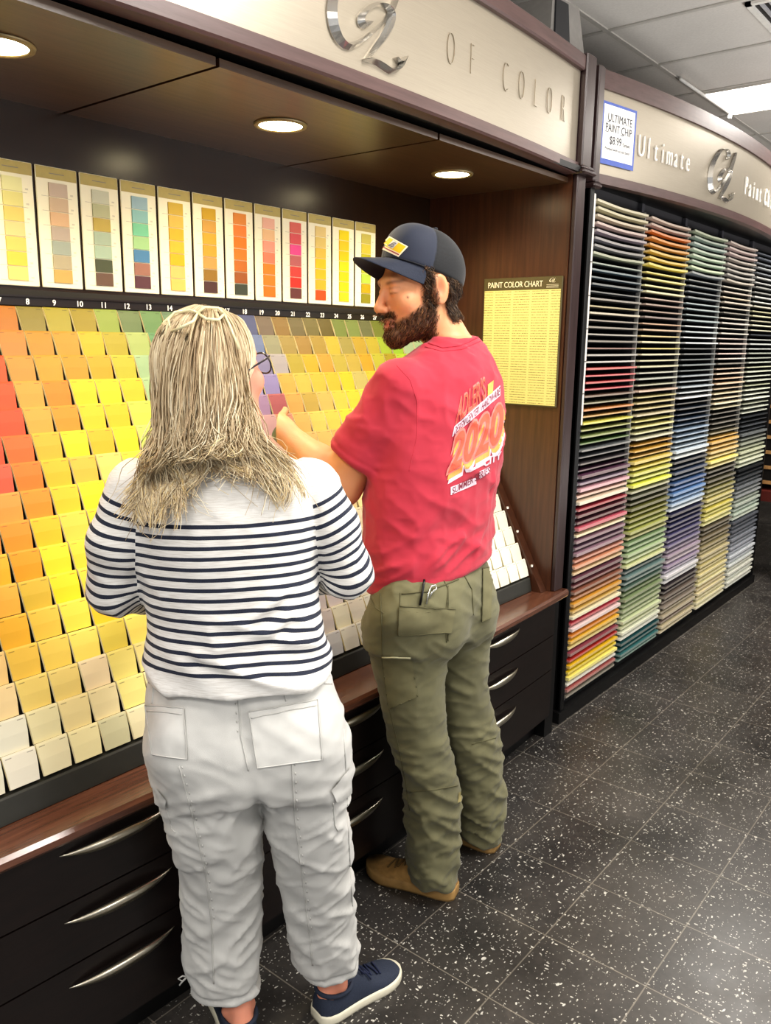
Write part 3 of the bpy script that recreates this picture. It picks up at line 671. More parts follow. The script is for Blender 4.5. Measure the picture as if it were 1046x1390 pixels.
# ---- the sheets, top to bottom, (count, colours...)
K0 = '#17171a'
SEQ = [
 [(4, '#bdb59a', '#b3ab8a', '#b5a790', '#b09a94'), (3, '#8d8088', '#77747a', '#6c6b6e'), (3, '#9a9678', '#8f947c', '#7d8a82'), (4, '#4a616d', '#3c5260', '#32424f', '#2a3440'), (3, '#77716c', '#a59a78', '#9a8d62'), (3, '#b5ab94', '#7d746a', '#6c645c'), (3, '#8d8a84', '#5a5550', '#7a4a40'), (3, '#c9c5bd', '#9d9a94', '#c5c2bd'), (4, '#c04848', '#d05058', '#b83a40', '#c84450'), (2, '#6a5548', '#d8d28c'), (3, '#8d8a70', '#c8803c', '#c9a05a'), (2, '#d5cf5a', '#a8ac6a'), (2, '#8d9a60', '#5a7a40'), (4, '#8d9090', '#6c7072', '#5a5c60', '#4a4448'), (4, '#4a2c40', '#5c3850', '#8d7a8d', '#cfc4cf'), (3, '#d8a8b0', '#e4bfae', '#e9d9c2'), (3, '#a83848', '#6a3440', '#5c3440'), (3, '#c86070', '#d88088', '#efe4bd'), (3, '#8a6a78', '#74586a', '#9a7a88'), (3, '#cf8d78', '#dda07f', '#e5c79a'), (2, '#efe9d2', '#6c4452'), (3, '#7c4a50', '#8c5a48', '#b87a50'), (3, '#d8a040', '#e0b860', '#efe6c4'), (3, '#b83040', '#c84858', '#ecd4d0'), (3, '#e0903c', '#ecbc40', '#e9d48a'), (3, '#8a4450', '#c03830', '#d84830'), (4, '#e0b820', '#f0d428', '#efe27a', '#f0ece0'), (3, '#a8605c', '#7c766a', '#6c6a62')],
 [(2, '#b9a394', '#b09488'), (3, '#c8702c', '#d08838', '#c89040'), (3, '#cba848', '#d0b04a', '#d8c458'), (4, '#d8ca70', '#d8cc80', '#dcd498', '#d5d0a5'), (4, '#a58d80', '#8d7468', '#8a7060', '#6c5a58'), (4, '#b08a68', '#b5987a', '#d0b878', '#d5cba5'), (4, '#d8c468', '#cfc7a5', '#c5c09c', '#bcb894'), (4, '#b8b8a8', '#a8aca0', '#a5a58d', '#c9ad98'), (4, '#bdb37a', '#c8b884', '#cfc08a', '#c8bd9a'), (4, '#d8d080', '#e0d894', '#d5d3a4', '#cfcdb4'), (4, '#c89840', '#d5a844', '#d8ae50', '#cfa858'), (5, '#d5c060', '#d8ca58', '#cfcf6a', '#dade78', '#e4e860'), (4, '#b8b898', '#5a5c48', '#4c4c34', '#60602c'), (5, '#7a7a30', '#8a8a40', '#9aa050', '#a8ac60', '#b0b078'), (5, '#8aa478', '#98b088', '#b0c498', '#ccd8ac', '#d8dca8'), (4, '#5a6a6c', '#6c8482', '#7f9490', '#5c7468'), (5, '#70845c', '#84946c', '#94a47c', '#a8b48c', '#b8c49a'), (4, '#c8d0a8', '#d8dcb4', '#e4e6d0', '#efefe2'), (5, '#1c4c50', '#285c60', '#3c7070', '#70948a', '#a8c4b0')],
 [(4, '#a8b098', '#8d9c90', '#a5b4ac', '#b0beac'), (4, '#b8c8b0', '#a8b8a4', '#c0cfac', '#7d8488'), (5, '#5c6468', '#4c5860', '#54606a', '#606c74', '#94a4a8'), (5, '#88989c', '#7f9094', '#8da0a4', '#c8d0d0', '#a8b4b8'), (4, '#d8dcdc', '#c8ccd0', '#2c3844', '#3a4650'), (5, '#44545c', '#506068', '#5a6a70', '#88949c', '#94a0a8'), (4, '#a8b4bc', '#d8dee0', '#efefef', '#1c2430'), (5, '#202c3c', '#2c3c50', '#384c64', '#4c6480', '#88a0b8'), (5, '#98acc0', '#a8bccc', '#b4c4d0', '#c8d4dc', '#e4e8e4'), (5, '#1c2434', '#243044', '#2c3c58', '#344868', '#406090'), (5, '#5078b0', '#6890c0', '#80a4cc', '#b4c8dc', '#e4ecf0'), (5, '#282848', '#303054', '#383860', '#44406c', '#504c74'), (5, '#6c6488', '#7c7494', '#94889c', '#a898a8', '#c8bcc4'), (4, '#a898b0', '#b8b0c4', '#e4e2e4', '#efefef'), (5, '#3c3438', '#4c4448', '#6c6058', '#847870', '#94887c'), (5, '#a49880', '#b4a890', '#8d7c70', '#c4b898', '#d8ccac')],
 [(3, '#b8a8a0', '#c0aca8', '#bca8a4'), (5, '#9d948c', '#a49c94', '#94908a', '#8d8a86', '#9d9488'), (5, '#b8b4a8', '#a89c90', '#c0b098', '#b4a898', '#c8c0b0'), (5, '#3c3a38', '#c8c0b4', '#b8b0a8', '#d0c8bc', '#c0b8ac'), (5, '#c8b8b0', '#b8a8a0', '#cfc0b8', '#c0a8a0', '#d8ccc0'), (5, '#4c4640', '#c8b098', '#cfb8a0', '#d0b090', '#d5b898'), (5, '#dcc8a8', '#d8c8a4', '#e0d0b0', '#e4d8b8', '#cfc8a8'), (5, '#2c2824', '#3c3834', '#4c4840', '#605c50', '#8d8468'), (5, '#c8a050', '#d0a854', '#d8b464', '#dcc07c', '#e4d088'), (4, '#efe080', '#e8dca0', '#2c2a20', '#34302a'), (6, '#44402c', '#6c6640', '#8d8850', '#b4ac70', '#cfc480', '#d8d090'), (6, '#d8cc68', '#e0d878', '#e8e090', '#ece8a8', '#5c5444', '#685f4c'), (6, '#786c54', '#8c8060', '#a09470', '#b4a880', '#c8bc94', '#d8cca4'), (10, '#d5c890', '#dccf9c', '#e4d8a4', '#e8dca8', '#ece4b4', '#d8c8a0', '#dcd0a8', '#e4dab0', '#e8e0b8', '#eee8c8')],
 [(10, '#6c7078', '#84888c', '#9da0a0', '#7c8084', '#b4b4b0', '#a8a8a4', '#94948f', '#bcbcb8', '#c8c8c0', '#b8b4a4'), (10, '#b4b090', '#c4c0a0', '#a8a490', '#d0ccb4', '#3c4044', '#b8bab4', '#c4c6c0', '#d0d2cc', '#a4a89c', '#b0b4a8'), (10, '#c8cab0', '#ccd0bc', '#d8dccc', '#c0c4b4', '#bcc0a4', '#d4d8c4', '#e0e4d4', '#b8bca8', '#c4c8b8', '#d4d8c8'), (10, '#2c3034', '#3c4044', '#4c5054', '#686c6c', '#84887f', '#9ca090', '#b0b49c', '#c0c4a8', '#d0d4b8', '#d8dcc4'), (10, '#1c2024', '#2c3034', '#44484c', '#5c6064', '#74787c', '#9ca0a0', '#a8b0a4', '#b4bcb0', '#bcc8bc', '#c8d4c4'), (10, '#e0e8d8', '#5c6068', '#6c7078', '#7c8088', '#8c9098', '#9ca0a8', '#acb0b8', '#bcc0c8', '#d0d4d8', '#e4e8e4'), (5, '#d8d8cc', '#e0e0d4', '#e4e6da', '#ececdf', '#efefe2')]]
def expand(seq):
    out = []
    for it in seq:
        cs = it[1:]
        for k in range(it[0]): out.append(cs[min(k, len(cs)-1)] if len(cs) >= it[0] else cs[k*len(cs)//it[0]])
    idx = [int(i*len(out)/NS) for i in range(NS)]
    return [out[i] for i in idx]
def num_word(n):
    ones = ['', 'first', 'second', 'third', 'fourth', 'fifth', 'sixth', 'seventh', 'eighth', 'ninth', 'tenth', 'eleventh', 'twelfth', 'thirteenth', 'fourteenth', 'fifteenth', 'sixteenth', 'seventeenth', 'eighteenth', 'nineteenth']
    if n < 20: return ones[n]
    tens = {2: 'twent', 3: 'thirt', 4: 'fort', 5: 'fift', 6: 'sixt', 7: 'sevent'}[n//10]
    return tens+'ieth' if n % 10 == 0 else tens+'y-'+ones[n % 10]
M_SHEET = obj_color_mat('sheet_colour', 0.5, False)
t = NT('sheet_edge'); oi = t.new('ShaderNodeObjectInfo')
t.p(Base_Color=t.mix(.26, oi.outputs['Color'], hexc('#d8d2c4')), Roughness=.6); M_SEDGE = t.m
def sheet_geo(w, thick, curl, lift, protr):
    """sheet stack: front edge at y=-protr, wavy when curled; origin at centre of the rear-bottom line at the shelf front"""
    m = MB(); rings = []; n = 10
    for i in range(n+1):
        u = i/n; x = -w/2+w*u
        wv = curl*(0.5+0.5*math.cos(u*2*PI*.9+.4))*(1-.45*u)
        q = []
        for y, f in ((-protr, 1.0), (-protr*.45, .55), (0.05, .1), (.16, 0)):
            q.append((x, y, max(0, f*(lift+wv*.4-curl*.25*math.sin(u*PI)))))
        rings.append([(a, b, c) for a, b, c in q]+[(a, b, c+thick) for a, b, c in reversed(q)])
    m.loft(rings); return m
VAR = {}
CNAME = ['first', 'second', 'third', 'fourth']
for ci, (xa, xb) in enumerate(COLX):
    cols = expand(SEQ[ci]); stuff = MB(); smats = {}
    for k in range(NS):                                   # k = 0 at the top
        z = .0820+SP*(NS-1-k)
        ch = cols[k]; c = hexc(ch); lum = sum(c[:3])/3
        if k < 8 and ci < 4: vk = (ci, 'c', k % 3); par = (.009, .010, .003, .028)
        elif k > 38: vk = (ci, 'f', k % 4); par = ((.0095, .012, .010, .0135)[k % 4], .002, -.001, (.024, .028, .021, .030)[k % 4])
        else: vk = (ci, 'n', k % 4); par = ((.0055, .007, .006, .0075)[k % 4], .0015, .0, (.018, .022, .016, .024)[k % 4])
        w_ = xb-xa-.010
        if ci < 4:
            if vk not in VAR:
                g_ = sheet_geo(w_, *par); g_.mi = [1 if i % 8 == 7 else 0 for i in range(len(g_.f)-2)]+[1, 1]; o = g_.build('paint_sheet', [M_SHEET, M_SEDGE]); VAR[vk] = o
            else:
                o = VAR[vk].copy(); COL.objects.link(o)
            o.location = ((xa+xb)/2+rng.uniform(-.002, .002), RY+.024+rng.uniform(-.004, .003), z); o.rotation_euler = (0, 0, rng.uniform(-.006, .006)); o.color = c
            tag(o, '%s paint sheet, %s from the top in the %s rack column' % (color_word(c), num_word(k+1), CNAME[ci]), 'paint sheet', 'paint chip sheets in the rack')
        else:
            g = sheet_geo(w_, *par); kk = ch
            if kk not in smats: smats[kk] = len(smats)
            stuff.cur = smats[kk]; stuff.add([(a+(xa+xb)/2, b+RY+.024, cc+z) for a, b, cc in g.v], g.f)
    if ci == 4:
        mats = [plain('far_sheet_%d' % i, kk, .5) for i, kk in enumerate(smats)]
        o = stuff.build('paint_sheets', mats); tag(o, 'grey and pale paint sheets filling the far right column of the sheet rack', 'paint sheets', None, 'stuff')

# ================================================================== beyond the rack
wr = thing('wooden_drying_rack', 'pale wooden slatted rack at the right edge beyond the sheet rack', 'rack', (6.25, 1.45, 0))
MWD = wood('pale_wood', '#9a7448', '#b98f5c', 0.5)
m = MB()
for x, y in ((6.06, 1.38), (6.06, 1.80), (6.75, 1.38), (6.75, 1.80)): m.box(x, x+.035, y, y+.035, 0.62, 1.42)
sub(wr, m, 'post', MWD)
m = MB()
for k in range(8):
    z = .66+.105*k
    m.box(6.06, 6.785, 1.385, 1.41, z, z+.022); m.box(6.06, 6.785, 1.80, 1.83, z, z+.022); m.box(6.065, 6.09, 1.38, 1.83, z, z+.022)
sub(wr, m, 'slat', MWD)
sub(wr, MB().box(6.10, 6.74, 1.46, 1.79, .66, 1.40), 'backing', plain('dark_rack_inside', '#191512', .8))
sub(wr, MB().box(6.0, 6.85, 1.36, 1.86, .55, .62), 'shelf', plain('red_brown_shelf', '#5a2018', .5))
m = MB()
for x, y in ((6.02, 1.38), (6.8, 1.38), (6.02, 1.81), (6.8, 1.81)): m.box(x, x+.035, y, y+.035, 0, .55)
sub(wr, m, 'leg', plain('dark_leg', '#241a16', .5))
bxo = thing('cardboard_box', 'brown cardboard box on the floor past the end of the sheet rack', 'box', (6.02, 1.28, 0))
sub(bxo, MB().box(5.95, 6.20, 1.02, 1.31, .141, .42, .004), 'carton', plain('cardboard', '#a37c4e', .8))
sub(bxo, MB().box(5.955, 6.195, 1.155, 1.175, .1405, .4215), 'tape', plain('tape', '#b89668', .35))
tr = MB().box(5.9, 6.6, .96, 1.33, .11, .139, .004)
for x, y in ((5.95, 1.01), (6.55, 1.01), (5.95, 1.28), (6.55, 1.28)): tr.lathe([(.02, 0), (.045, .005), (.045, .10), (.02, .11)], (x, y, 0), 14)
tag(tr.build('dolly', plain('black_dolly', '#17171a', .5)), 'black low dolly under the cardboard box', 'dolly')
# clear plastic bag crumpled on the box
import bmesh
bm = bmesh.new(); bmesh.ops.create_icosphere(bm, subdivisions=4, radius=1)
from mathutils import noise as mnoise
for v in bm.verts:
    n_ = mnoise.noise(v.co*2.3)*.30+mnoise.noise(v.co*6)*.12
    v.co = Vector((v.co.x*.17, v.co.y*.15, v.co.z*.12))*(1+n_)
    v.co.z = max(v.co.z, -.085)
me = bpy.data.meshes.new('plastic_bag'); bm.to_mesh(me); bm.free()
t = NT('clear_plastic'); t.p(Base_Color=(.9, .9, .9, 1), Roughness=.15, Alpha=.22)
me.materials.append(t.m)
o = bpy.data.objects.new('plastic_bag', me); COL.objects.link(o); o.location = (6.08, 1.16, .509)
tag(o, 'crumpled clear plastic bag lying on the cardboard box', 'bag')
m = MB(); m.tube([(6.02+.15*math.cos(a), .72+.15*math.sin(a), .028) for a in np.linspace(0, 2*PI, 40)], .0265, 10, False)
o = m.build('hose_ring', plain('grey_rubber', '#4a4c4c', .5), smooth=True); tag(o, 'grey rubber ring lying on the floor near the right edge', 'ring')
# ================================================================== modelling by distance fields (bodies and clothes)
def sstep(a, b, x):
    t = np.clip((x-a)/(b-a), 0, 1); return t*t*(3-2*t)
def smin(a, b, k):
    h = np.clip(.5+.5*(b-a)/k, 0, 1); return b*(1-h)+a*h-k*h*(1-h)
def smax(a, b, k): return -smin(-a, -b, k)
def cone(P, a, b, r1, r2):
    a = np.asarray(a, float); b = np.asarray(b, float); ba = b-a; pa = P-a
    h = np.clip((pa@ba)/(ba@ba), 0, 1); return np.linalg.norm(pa-h[..., None]*ba, axis=-1)-(r1+(r2-r1)*h)
def ell(P, c, r, R=None):
    q = P-np.asarray(c, float)
    if R is not None: q = q@np.asarray(R).T
    r = np.asarray(r, float); k0 = np.linalg.norm(q/r, axis=-1); k1 = np.linalg.norm(q/(r*r), axis=-1)+1e-9
    return k0*(k0-1)/k1
def chain(P, pts, rs, k=0.01):
    d = None
    for i in range(len(pts)-1):
        e = cone(P, pts[i], pts[i+1], rs[i], rs[i+1]); d = e if d is None else smin(d, e, k)
    return d
def crom(zs, keys, vals):
    """smooth interpolation of rows of vals at keys (ascending)"""
    keys = np.asarray(keys, float); vals = np.asarray(vals, float)
    z = np.clip(zs, keys[0], keys[-1]); i = np.clip(np.searchsorted(keys, z, side='right')-1, 0, len(keys)-2)
    h = keys[i+1]-keys[i]; t = (z-keys[i])/h
    m = np.gradient(vals, keys, axis=0)
    t = t[..., None]; h = h[..., None]
    return (2*t**3-3*t**2+1)*vals[i]+(t**3-2*t**2+t)*h*m[i]+(-2*t**3+3*t**2)*vals[i+1]+(t**3-t**2)*h*m[i+1]
def stack(P, keys, L=(1, 0), pw=2.0):
    """elliptic sections; keys rows (z, cu, cv, a, b); L lateral axis in (u,v)"""
    keys = sorted(keys); K = np.array(keys); V = crom(P[..., 2], K[:, 0], K[:, 1:])
    x = P[..., 0]-V[..., 0]; y = P[..., 1]-V[..., 1]
    l = x*L[0]+y*L[1]; f = -x*L[1]+y*L[0]
    a = np.maximum(V[..., 2], .005); b = np.maximum(V[..., 3], .005)
    k0 = ((np.abs(l)/a)**pw+(np.abs(f)/b)**pw)**(1/pw)
    g = np.sqrt((l/a**2)**2+(f/b**2)**2)+1e-9
    d = (k0-1)*np.minimum(a, b) if pw != 2 else k0*(k0-1)/g
    return np.maximum(d, np.maximum(K[0, 0]-P[..., 2], P[..., 2]-K[-1, 0]))
_H = rng.random((64, 64, 64))
def vnoise(P):
    i = np.floor(P).astype(int); f = P-i; f = f*f*(3-2*f); i &= 63; j = (i+1) & 63; r = 0
    for a in (0, 1):
        for b in (0, 1):
            for c in (0, 1):
                w_ = (f[..., 0] if a else 1-f[..., 0])*(f[..., 1] if b else 1-f[..., 1])*(f[..., 2] if c else 1-f[..., 2])
                r = r+w_*_H[(j if a else i)[..., 0], (j if b else i)[..., 1], (j if c else i)[..., 2]]
    return r
def ridge(P):
    n = vnoise(P); return (1-np.abs(2*n-1))**2
def surface_nets(fn, lo, hi, h, F=None):
    lo = np.asarray(lo, float)
    if F is None:
        n = np.ceil((np.asarray(hi)-lo)/h).astype(int)+1
        F = fn(np.stack(np.meshgrid(*[np.arange(k) for k in n], indexing='ij'), -1)*h+lo)
    n = np.array(F.shape); S = F < 0
    cs = [S[a:n[0]-1+a, b:n[1]-1+b, c:n[2]-1+c] for a in (0, 1) for b in (0, 1) for c in (0, 1)]
    tot = sum(c.astype(int) for c in cs); act = (tot > 0) & (tot < 8)
    I = np.argwhere(act); idx = -np.ones(act.shape, int); idx[act] = np.arange(len(I))
    acc = np.zeros((len(I), 3)); cnt = np.zeros(len(I))
    def val(o): return F[I[:, 0]+o[0], I[:, 1]+o[1], I[:, 2]+o[2]]
    for ax in range(3):
        for b in (0, 1):
            for c in (0, 1):
                o0 = [0, 0, 0]; o0[(ax+1) % 3] = b; o0[(ax+2) % 3] = c; o1 = list(o0); o1[ax] = 1
                f0, f1 = val(o0), val(o1); m = (f0 < 0) != (f1 < 0)
                t = f0/(f0-f1+1e-12); p = np.array(o0, float)[None]+np.zeros((len(I), 3)); p[:, ax] = t
                acc[m] += p[m]; cnt[m] += 1
    V = (acc/cnt[:, None]+I)*h+lo
    Q = []
    for ax in range(3):
        s0 = [slice(None)]*3; s1 = [slice(None)]*3; s0[ax] = slice(0, -1); s1[ax] = slice(1, None)
        a, b = S[tuple(s0)], S[tuple(s1)]; E = np.argwhere(a != b); b1, b2 = (ax+1) % 3, (ax+2) % 3
        ok = (E[:, b1] > 0) & (E[:, b2] > 0) & (E[:, b1] < n[b1]-1) & (E[:, b2] < n[b2]-1); E = E[ok]
        ins = a[E[:, 0], E[:, 1], E[:, 2]]
        def id_(d1, d2):
            q = E.copy(); q[:, b1] += d1; q[:, b2] += d2; return idx[q[:, 0], q[:, 1], q[:, 2]]
        q = np.stack([id_(-1, -1), id_(0, -1), id_(0, 0), id_(-1, 0)], 1)
        q[~ins] = q[~ins][:, ::-1]; Q.append(q)
    Q = np.concatenate(Q); Q = Q[(Q >= 0).all(1)]
    return V, Q
def sparse_nets(fn, lo, hi, h, B=8):
    """surface nets that evaluate the field only in blocks near the surface"""
    lo = np.asarray(lo, float); nb = np.ceil((np.asarray(hi)-lo)/(h*B)).astype(int); n = nb*B+1
    c = (np.stack(np.meshgrid(*[np.arange(k) for k in nb], indexing='ij'), -1)+.5)*h*B+lo
    Fc = fn(c.reshape(-1, 3)).reshape(nb); near = np.abs(Fc) < h*B*1.35
    G = np.repeat(np.repeat(np.repeat(Fc, B, 0), B, 1), B, 2).astype(np.float32); G = np.pad(G, ((0, 1),)*3, mode='edge')
    m = np.zeros(n, bool); o_ = B+1
    for i, j, k in np.argwhere(near): m[i*B:i*B+o_, j*B:j*B+o_, k*B:k*B+o_] = True
    I = np.argwhere(m)
    for q in range(0, len(I), 400000):
        J = I[q:q+400000]; G[J[:, 0], J[:, 1], J[:, 2]] = fn(J*h+lo)
    return surface_nets(None, lo, hi, h, G)
def near_only(P, c, r, fn, far=None):
    """evaluate fn only inside a ball, a safe distance elsewhere"""
    d = np.linalg.norm(P-c, axis=-1); out = np.maximum(d-r*.8, .02); m = d < r
    if m.any(): out[m] = fn(P[m])
    return out
def relax(V, Q, it=2, lam=.5):
    e = np.concatenate([Q[:, [0, 1]], Q[:, [1, 2]], Q[:, [2, 3]], Q[:, [3, 0]]])
    for _ in range(it):
        s = np.zeros_like(V); c = np.zeros(len(V))
        np.add.at(s, e[:, 0], V[e[:, 1]]); np.add.at(s, e[:, 1], V[e[:, 0]]); np.add.at(c, e[:, 0], 1); np.add.at(c, e[:, 1], 1)
        V = V+(s/np.maximum(c, 1)[:, None]-V)*lam
    return V
def normals(V, Q):
    n = np.cross(V[Q[:, 2]]-V[Q[:, 0]], V[Q[:, 3]]-V[Q[:, 1]]); N = np.zeros_like(V)
    for k in range(4): np.add.at(N, Q[:, k], n)
    return N/(np.linalg.norm(N, axis=1)[:, None]+1e-12)
def crease(V, pts, wd, amp):
    """gaussian ridge (amp>0) or groove along a polyline"""
    d = None
    for a, b in zip(pts[:-1], pts[1:]):
        e = cone(V, a, b, 0, 0); d = e if d is None else np.minimum(d, e)
    return amp*np.exp(-(d/wd)**2)

class Frame:
    """person frame: u to the right across the line of sight, v along it, z up; origin on the floor"""
    def __init__(s, x, y):
        s.o = np.array([x, y, 0.]); s.D = math.hypot(x, y); s.v = np.array([x, y, 0])/s.D; s.r = np.array([s.v[1], -s.v[0], 0])
        s.B = np.array([s.r, s.v, [0, 0, 1.]])
    def W(s, px, py, v=0.0):
        p = on_plane(px, py, s.o+s.v*v, s.v)-s.o; return s.B@p
    def world(s, V): return np.asarray(V)@s.B+s.o
    def half(s, x0, x1, py, v=0.0):
        a, b = s.W(x0, py, v), s.W(x1, py, v); return (a[0]+b[0])/2, (b[0]-a[0])/2, (a[2]+b[2])/2
    def build(s, name, V, Q, mat, parent, attrs=None, smooth=True):
        me = bpy.data.meshes.new(name); w_ = s.world(V)-np.array(parent_loc(parent))
        me.from_pydata(w_.tolist(), [], [tuple(int(i) for i in q) for q in Q])
        me.materials.append(mat); me.polygons.foreach_set('use_smooth', [smooth]*len(me.polygons))
        for k, a in (attrs or {}).items():
            a = np.asarray(a, float)
            if a.ndim == 1: at = me.attributes.new(k, 'FLOAT', 'POINT'); at.data.foreach_set('value', a)
            else:
                at = me.attributes.new(k, 'FLOAT_COLOR', 'POINT'); at.data.foreach_set('color', np.concatenate([a, np.ones((len(a), 1))], 1).ravel())
        me.update(); o = bpy.data.objects.new(name, me); COL.objects.link(o); o.parent = parent; return o
def parent_loc(p):
    b = Vector((0, 0, 0))
    while p is not None: b += p.location; p = p.parent
    return b
def bvh_of(V, Q): return BVHTree.FromPolygons([tuple(map(float, q)) for q in V], [tuple(int(i) for i in q) for q in Q])
class Caster:
    """drops outlines seen along a line of sight on to a garment surface so that they lie on it"""
    def __init__(s, F, V, Q): s.F = F; s.b = bvh_of(F.world(V), Q)
    def hit(s, px, py, off=.0015):
        d = Vector(ray(px, py)).normalized(); l, n, i, t_ = s.b.ray_cast(Vector(CAM), d)
        if l is None: return None
        if n.dot(d) > 0: n = -n
        return np.array(l+n*off)
    def quad(s, c, n=14, m=14, off=.0015, thick=.0):
        """c: four pixel corners (tl,tr,br,bl) -> grid patch as MB"""
        c = [np.array(q, float) for q in c]; G = {}; mb = MB()
        for i in range(n+1):
            for j in range(m+1):
                a, b = i/n, j/m; q = (c[0]*(1-a)+c[1]*a)*(1-b)+(c[3]*(1-a)+c[2]*a)*b
                h = s.hit(*q, off)
                if h is not None: G[i, j] = len(mb.v); mb.v.append(tuple(h))
        for i in range(n):
            for j in range(m):
                k = [(i, j), (i+1, j), (i+1, j+1), (i, j+1)]
                if all(q in G for q in k):
                    P = [np.array(mb.v[G[q]]) for q in k]
                    if max(np.linalg.norm(P[a]-P[(a+1) % 4]) for a in range(4)) < .05: mb.f.append([G[q] for q in k]); mb.mi.append(0)
        return mb
    def line(s, pts, r=.0012, off=.001, n=None, dash=None, mb=None):
        P = []; mb = mb or MB()
        for (a, b), (c, d) in zip(pts[:-1], pts[1:]):
            L = math.hypot(c-a, d-b); k = max(2, int(L/3))
            for i in range(k): P.append((a+(c-a)*i/k, b+(d-b)*i/k))
        P.append(pts[-1]); Hs = [s.hit(x, y, off) for x, y in P]; run = []
        def flush():
            if len(run) > 1: mb.tube(list(run), r, 5)
            run.clear()
        for i, h in enumerate(Hs):
            if h is None or (run and np.linalg.norm(h-run[-1]) > .03) or (dash and i % (dash*2) >= dash): flush()
            if h is not None and not (dash and i % (dash*2) >= dash): run.append(h)
        flush(); return mb
def put(mb, name, mat, parent, smooth=False):
    """mesh built in world coordinates -> child of parent"""
    p = mb.build(name, mat, None, smooth); b = parent_loc(parent); p.data.transform(Matrix.Translation(-b)); p.parent = parent; return p

def strands_mesh(curves, r0, r1, seg=3):
    """curves: array (N, K, 3) -> thin tapering tubes (verts, quads, per-vertex strand id)"""
    N, Kp, _ = curves.shape; T = np.gradient(curves, axis=1); T /= np.linalg.norm(T, axis=2)[..., None]+1e-9
    ref = np.array([.31, .5, .81]); U = np.cross(T, ref); U /= np.linalg.norm(U, axis=2)[..., None]+1e-9; Wv = np.cross(T, U)
    t = np.linspace(0, 1, Kp); R = (r0+(r1-r0)*t**1.5)
    R = R[None, :, None, None] if np.ndim(r0) == 0 else R
    ang = np.arange(seg)*2*PI/seg
    V = curves[:, :, None]+R*(U[:, :, None]*np.cos(ang)[None, None, :, None]+Wv[:, :, None]*np.sin(ang)[None, None, :, None])
    base = (np.arange(N)*Kp*seg)[:, None, None]; k = (np.arange(Kp-1)*seg)[None, :, None]; a = np.arange(seg)[None, None]; b = (a+1) % seg
    Q = np.stack([base+k+a, base+k+b, base+k+seg+b, base+k+seg+a], -1).reshape(-1, 4)
    return V.reshape(-1, 3), Q, np.repeat(rng.random(N), Kp*seg)

# ---- the head (canonical: x to the head's left... lateral, y forward, z up, origin between the ears)
def head_field(P, female=False, closed=False):
    d = ell(P, (0, -.014, .036), (.0765, .099, .088))
    d = smin(d, ell(P, (0, .034, -.028), (.061, .062, .085)), .03)
    for s in (-1, 1):
        d = smin(d, cone(P, (s*.050, .004, -.058), (s*.014, .076, -.104), .020, .017), .03)
        d = smin(d, ell(P, (s*.041, .062, -.024), (.027, .026, .026)), .02)
    d = smin(d, ell(P, (0, .080, -.105), (.020, .016, .016)), .018)
    d = smin(d, cone(P, (-.033, .086, .026), (.033, .086, .026), .011, .011), .016)
    for s in (-1, 1): d = smax(d, -ell(P, (s*.031, .108, .004), (.019, .016, .013)), .014)
    for s in (-1, 1): d = smin(d, ell(P, (s*.031, .083, .003), (.0135, .0135, .0125)), .005)
    d = smin(d, cone(P, (0, .094, .014), (0, .117, -.030), .0075, .0105), .012)
    d = smin(d, ell(P, (0, .116, -.034), (.0115, .0115, .010)), .008)
    for s in (-1, 1): d = smin(d, ell(P, (s*.0125, .106, -.037), (.008, .010, .008)), .007)
    d = smin(d, ell(P, (0, .095, -.066), (.022, .011, .0065)), .006); d = smin(d, ell(P, (0, .094, -.078), (.019, .011, .0075)), .006)
    d = smax(d, -cone(P, (-.021, .107, -.0715), (.021, .107, -.0715), .0016, .0016), .003)
    for s in (-1, 1):
        e = ell(P, (s*.080, -.014, -.004), (.0085, .022, .037)); e = smax(e, -ell(P, (s*.089, -.011, .002), (.0075, .0125, .021)), .006)
        d = smin(d, e, .006)
    return d
def skin_mat(name, sss=.12):
    t = NT(name); a = t.new('ShaderNodeVertexColor', layer_name='Col'); v = t.coords('Object'); n = t.noise(v, 220, 3)
    m = t.noise(v, 26, 3)
    t.p(Base_Color=t.mix(t.math('MULTIPLY', m, .22), a.outputs['Color'], (.62, .30, .22, 1), 'SOFT_LIGHT'), Roughness=.5, Subsurface_Weight=sss, Subsurface_Scale=.012)
    t.bump(n, .12, .002); return t.m
def cloth_mat(name, weave=900, bump=.12, rough=.85, attr='Col', var=.06):
    t = NT(name); a = t.new('ShaderNodeVertexColor', layer_name=attr); v = t.coords('Object'); n = t.noise(v, weave, 2); m = t.noise(v, 30, 4)
    c = t.mix(t.math('MULTIPLY', m, var*2), a.outputs['Color'], (0, 0, 0, 1)); t.p(Base_Color=c, Roughness=rough)
    t.b.inputs['Sheen Weight'].default_value = .15; t.bump(n, bump, .002); return t.m
def hair_mat(name, stops, rough=.42):
    t = NT(name); a = t.new('ShaderNodeAttribute', attribute_name='sid')
    t.p(Base_Color=t.ramp(a.outputs['Fac'], [(p_, hexc(c_)) for p_, c_ in stops]), Roughness=rough); t.b.inputs['Specular IOR Level'].default_value = .4; return t.m

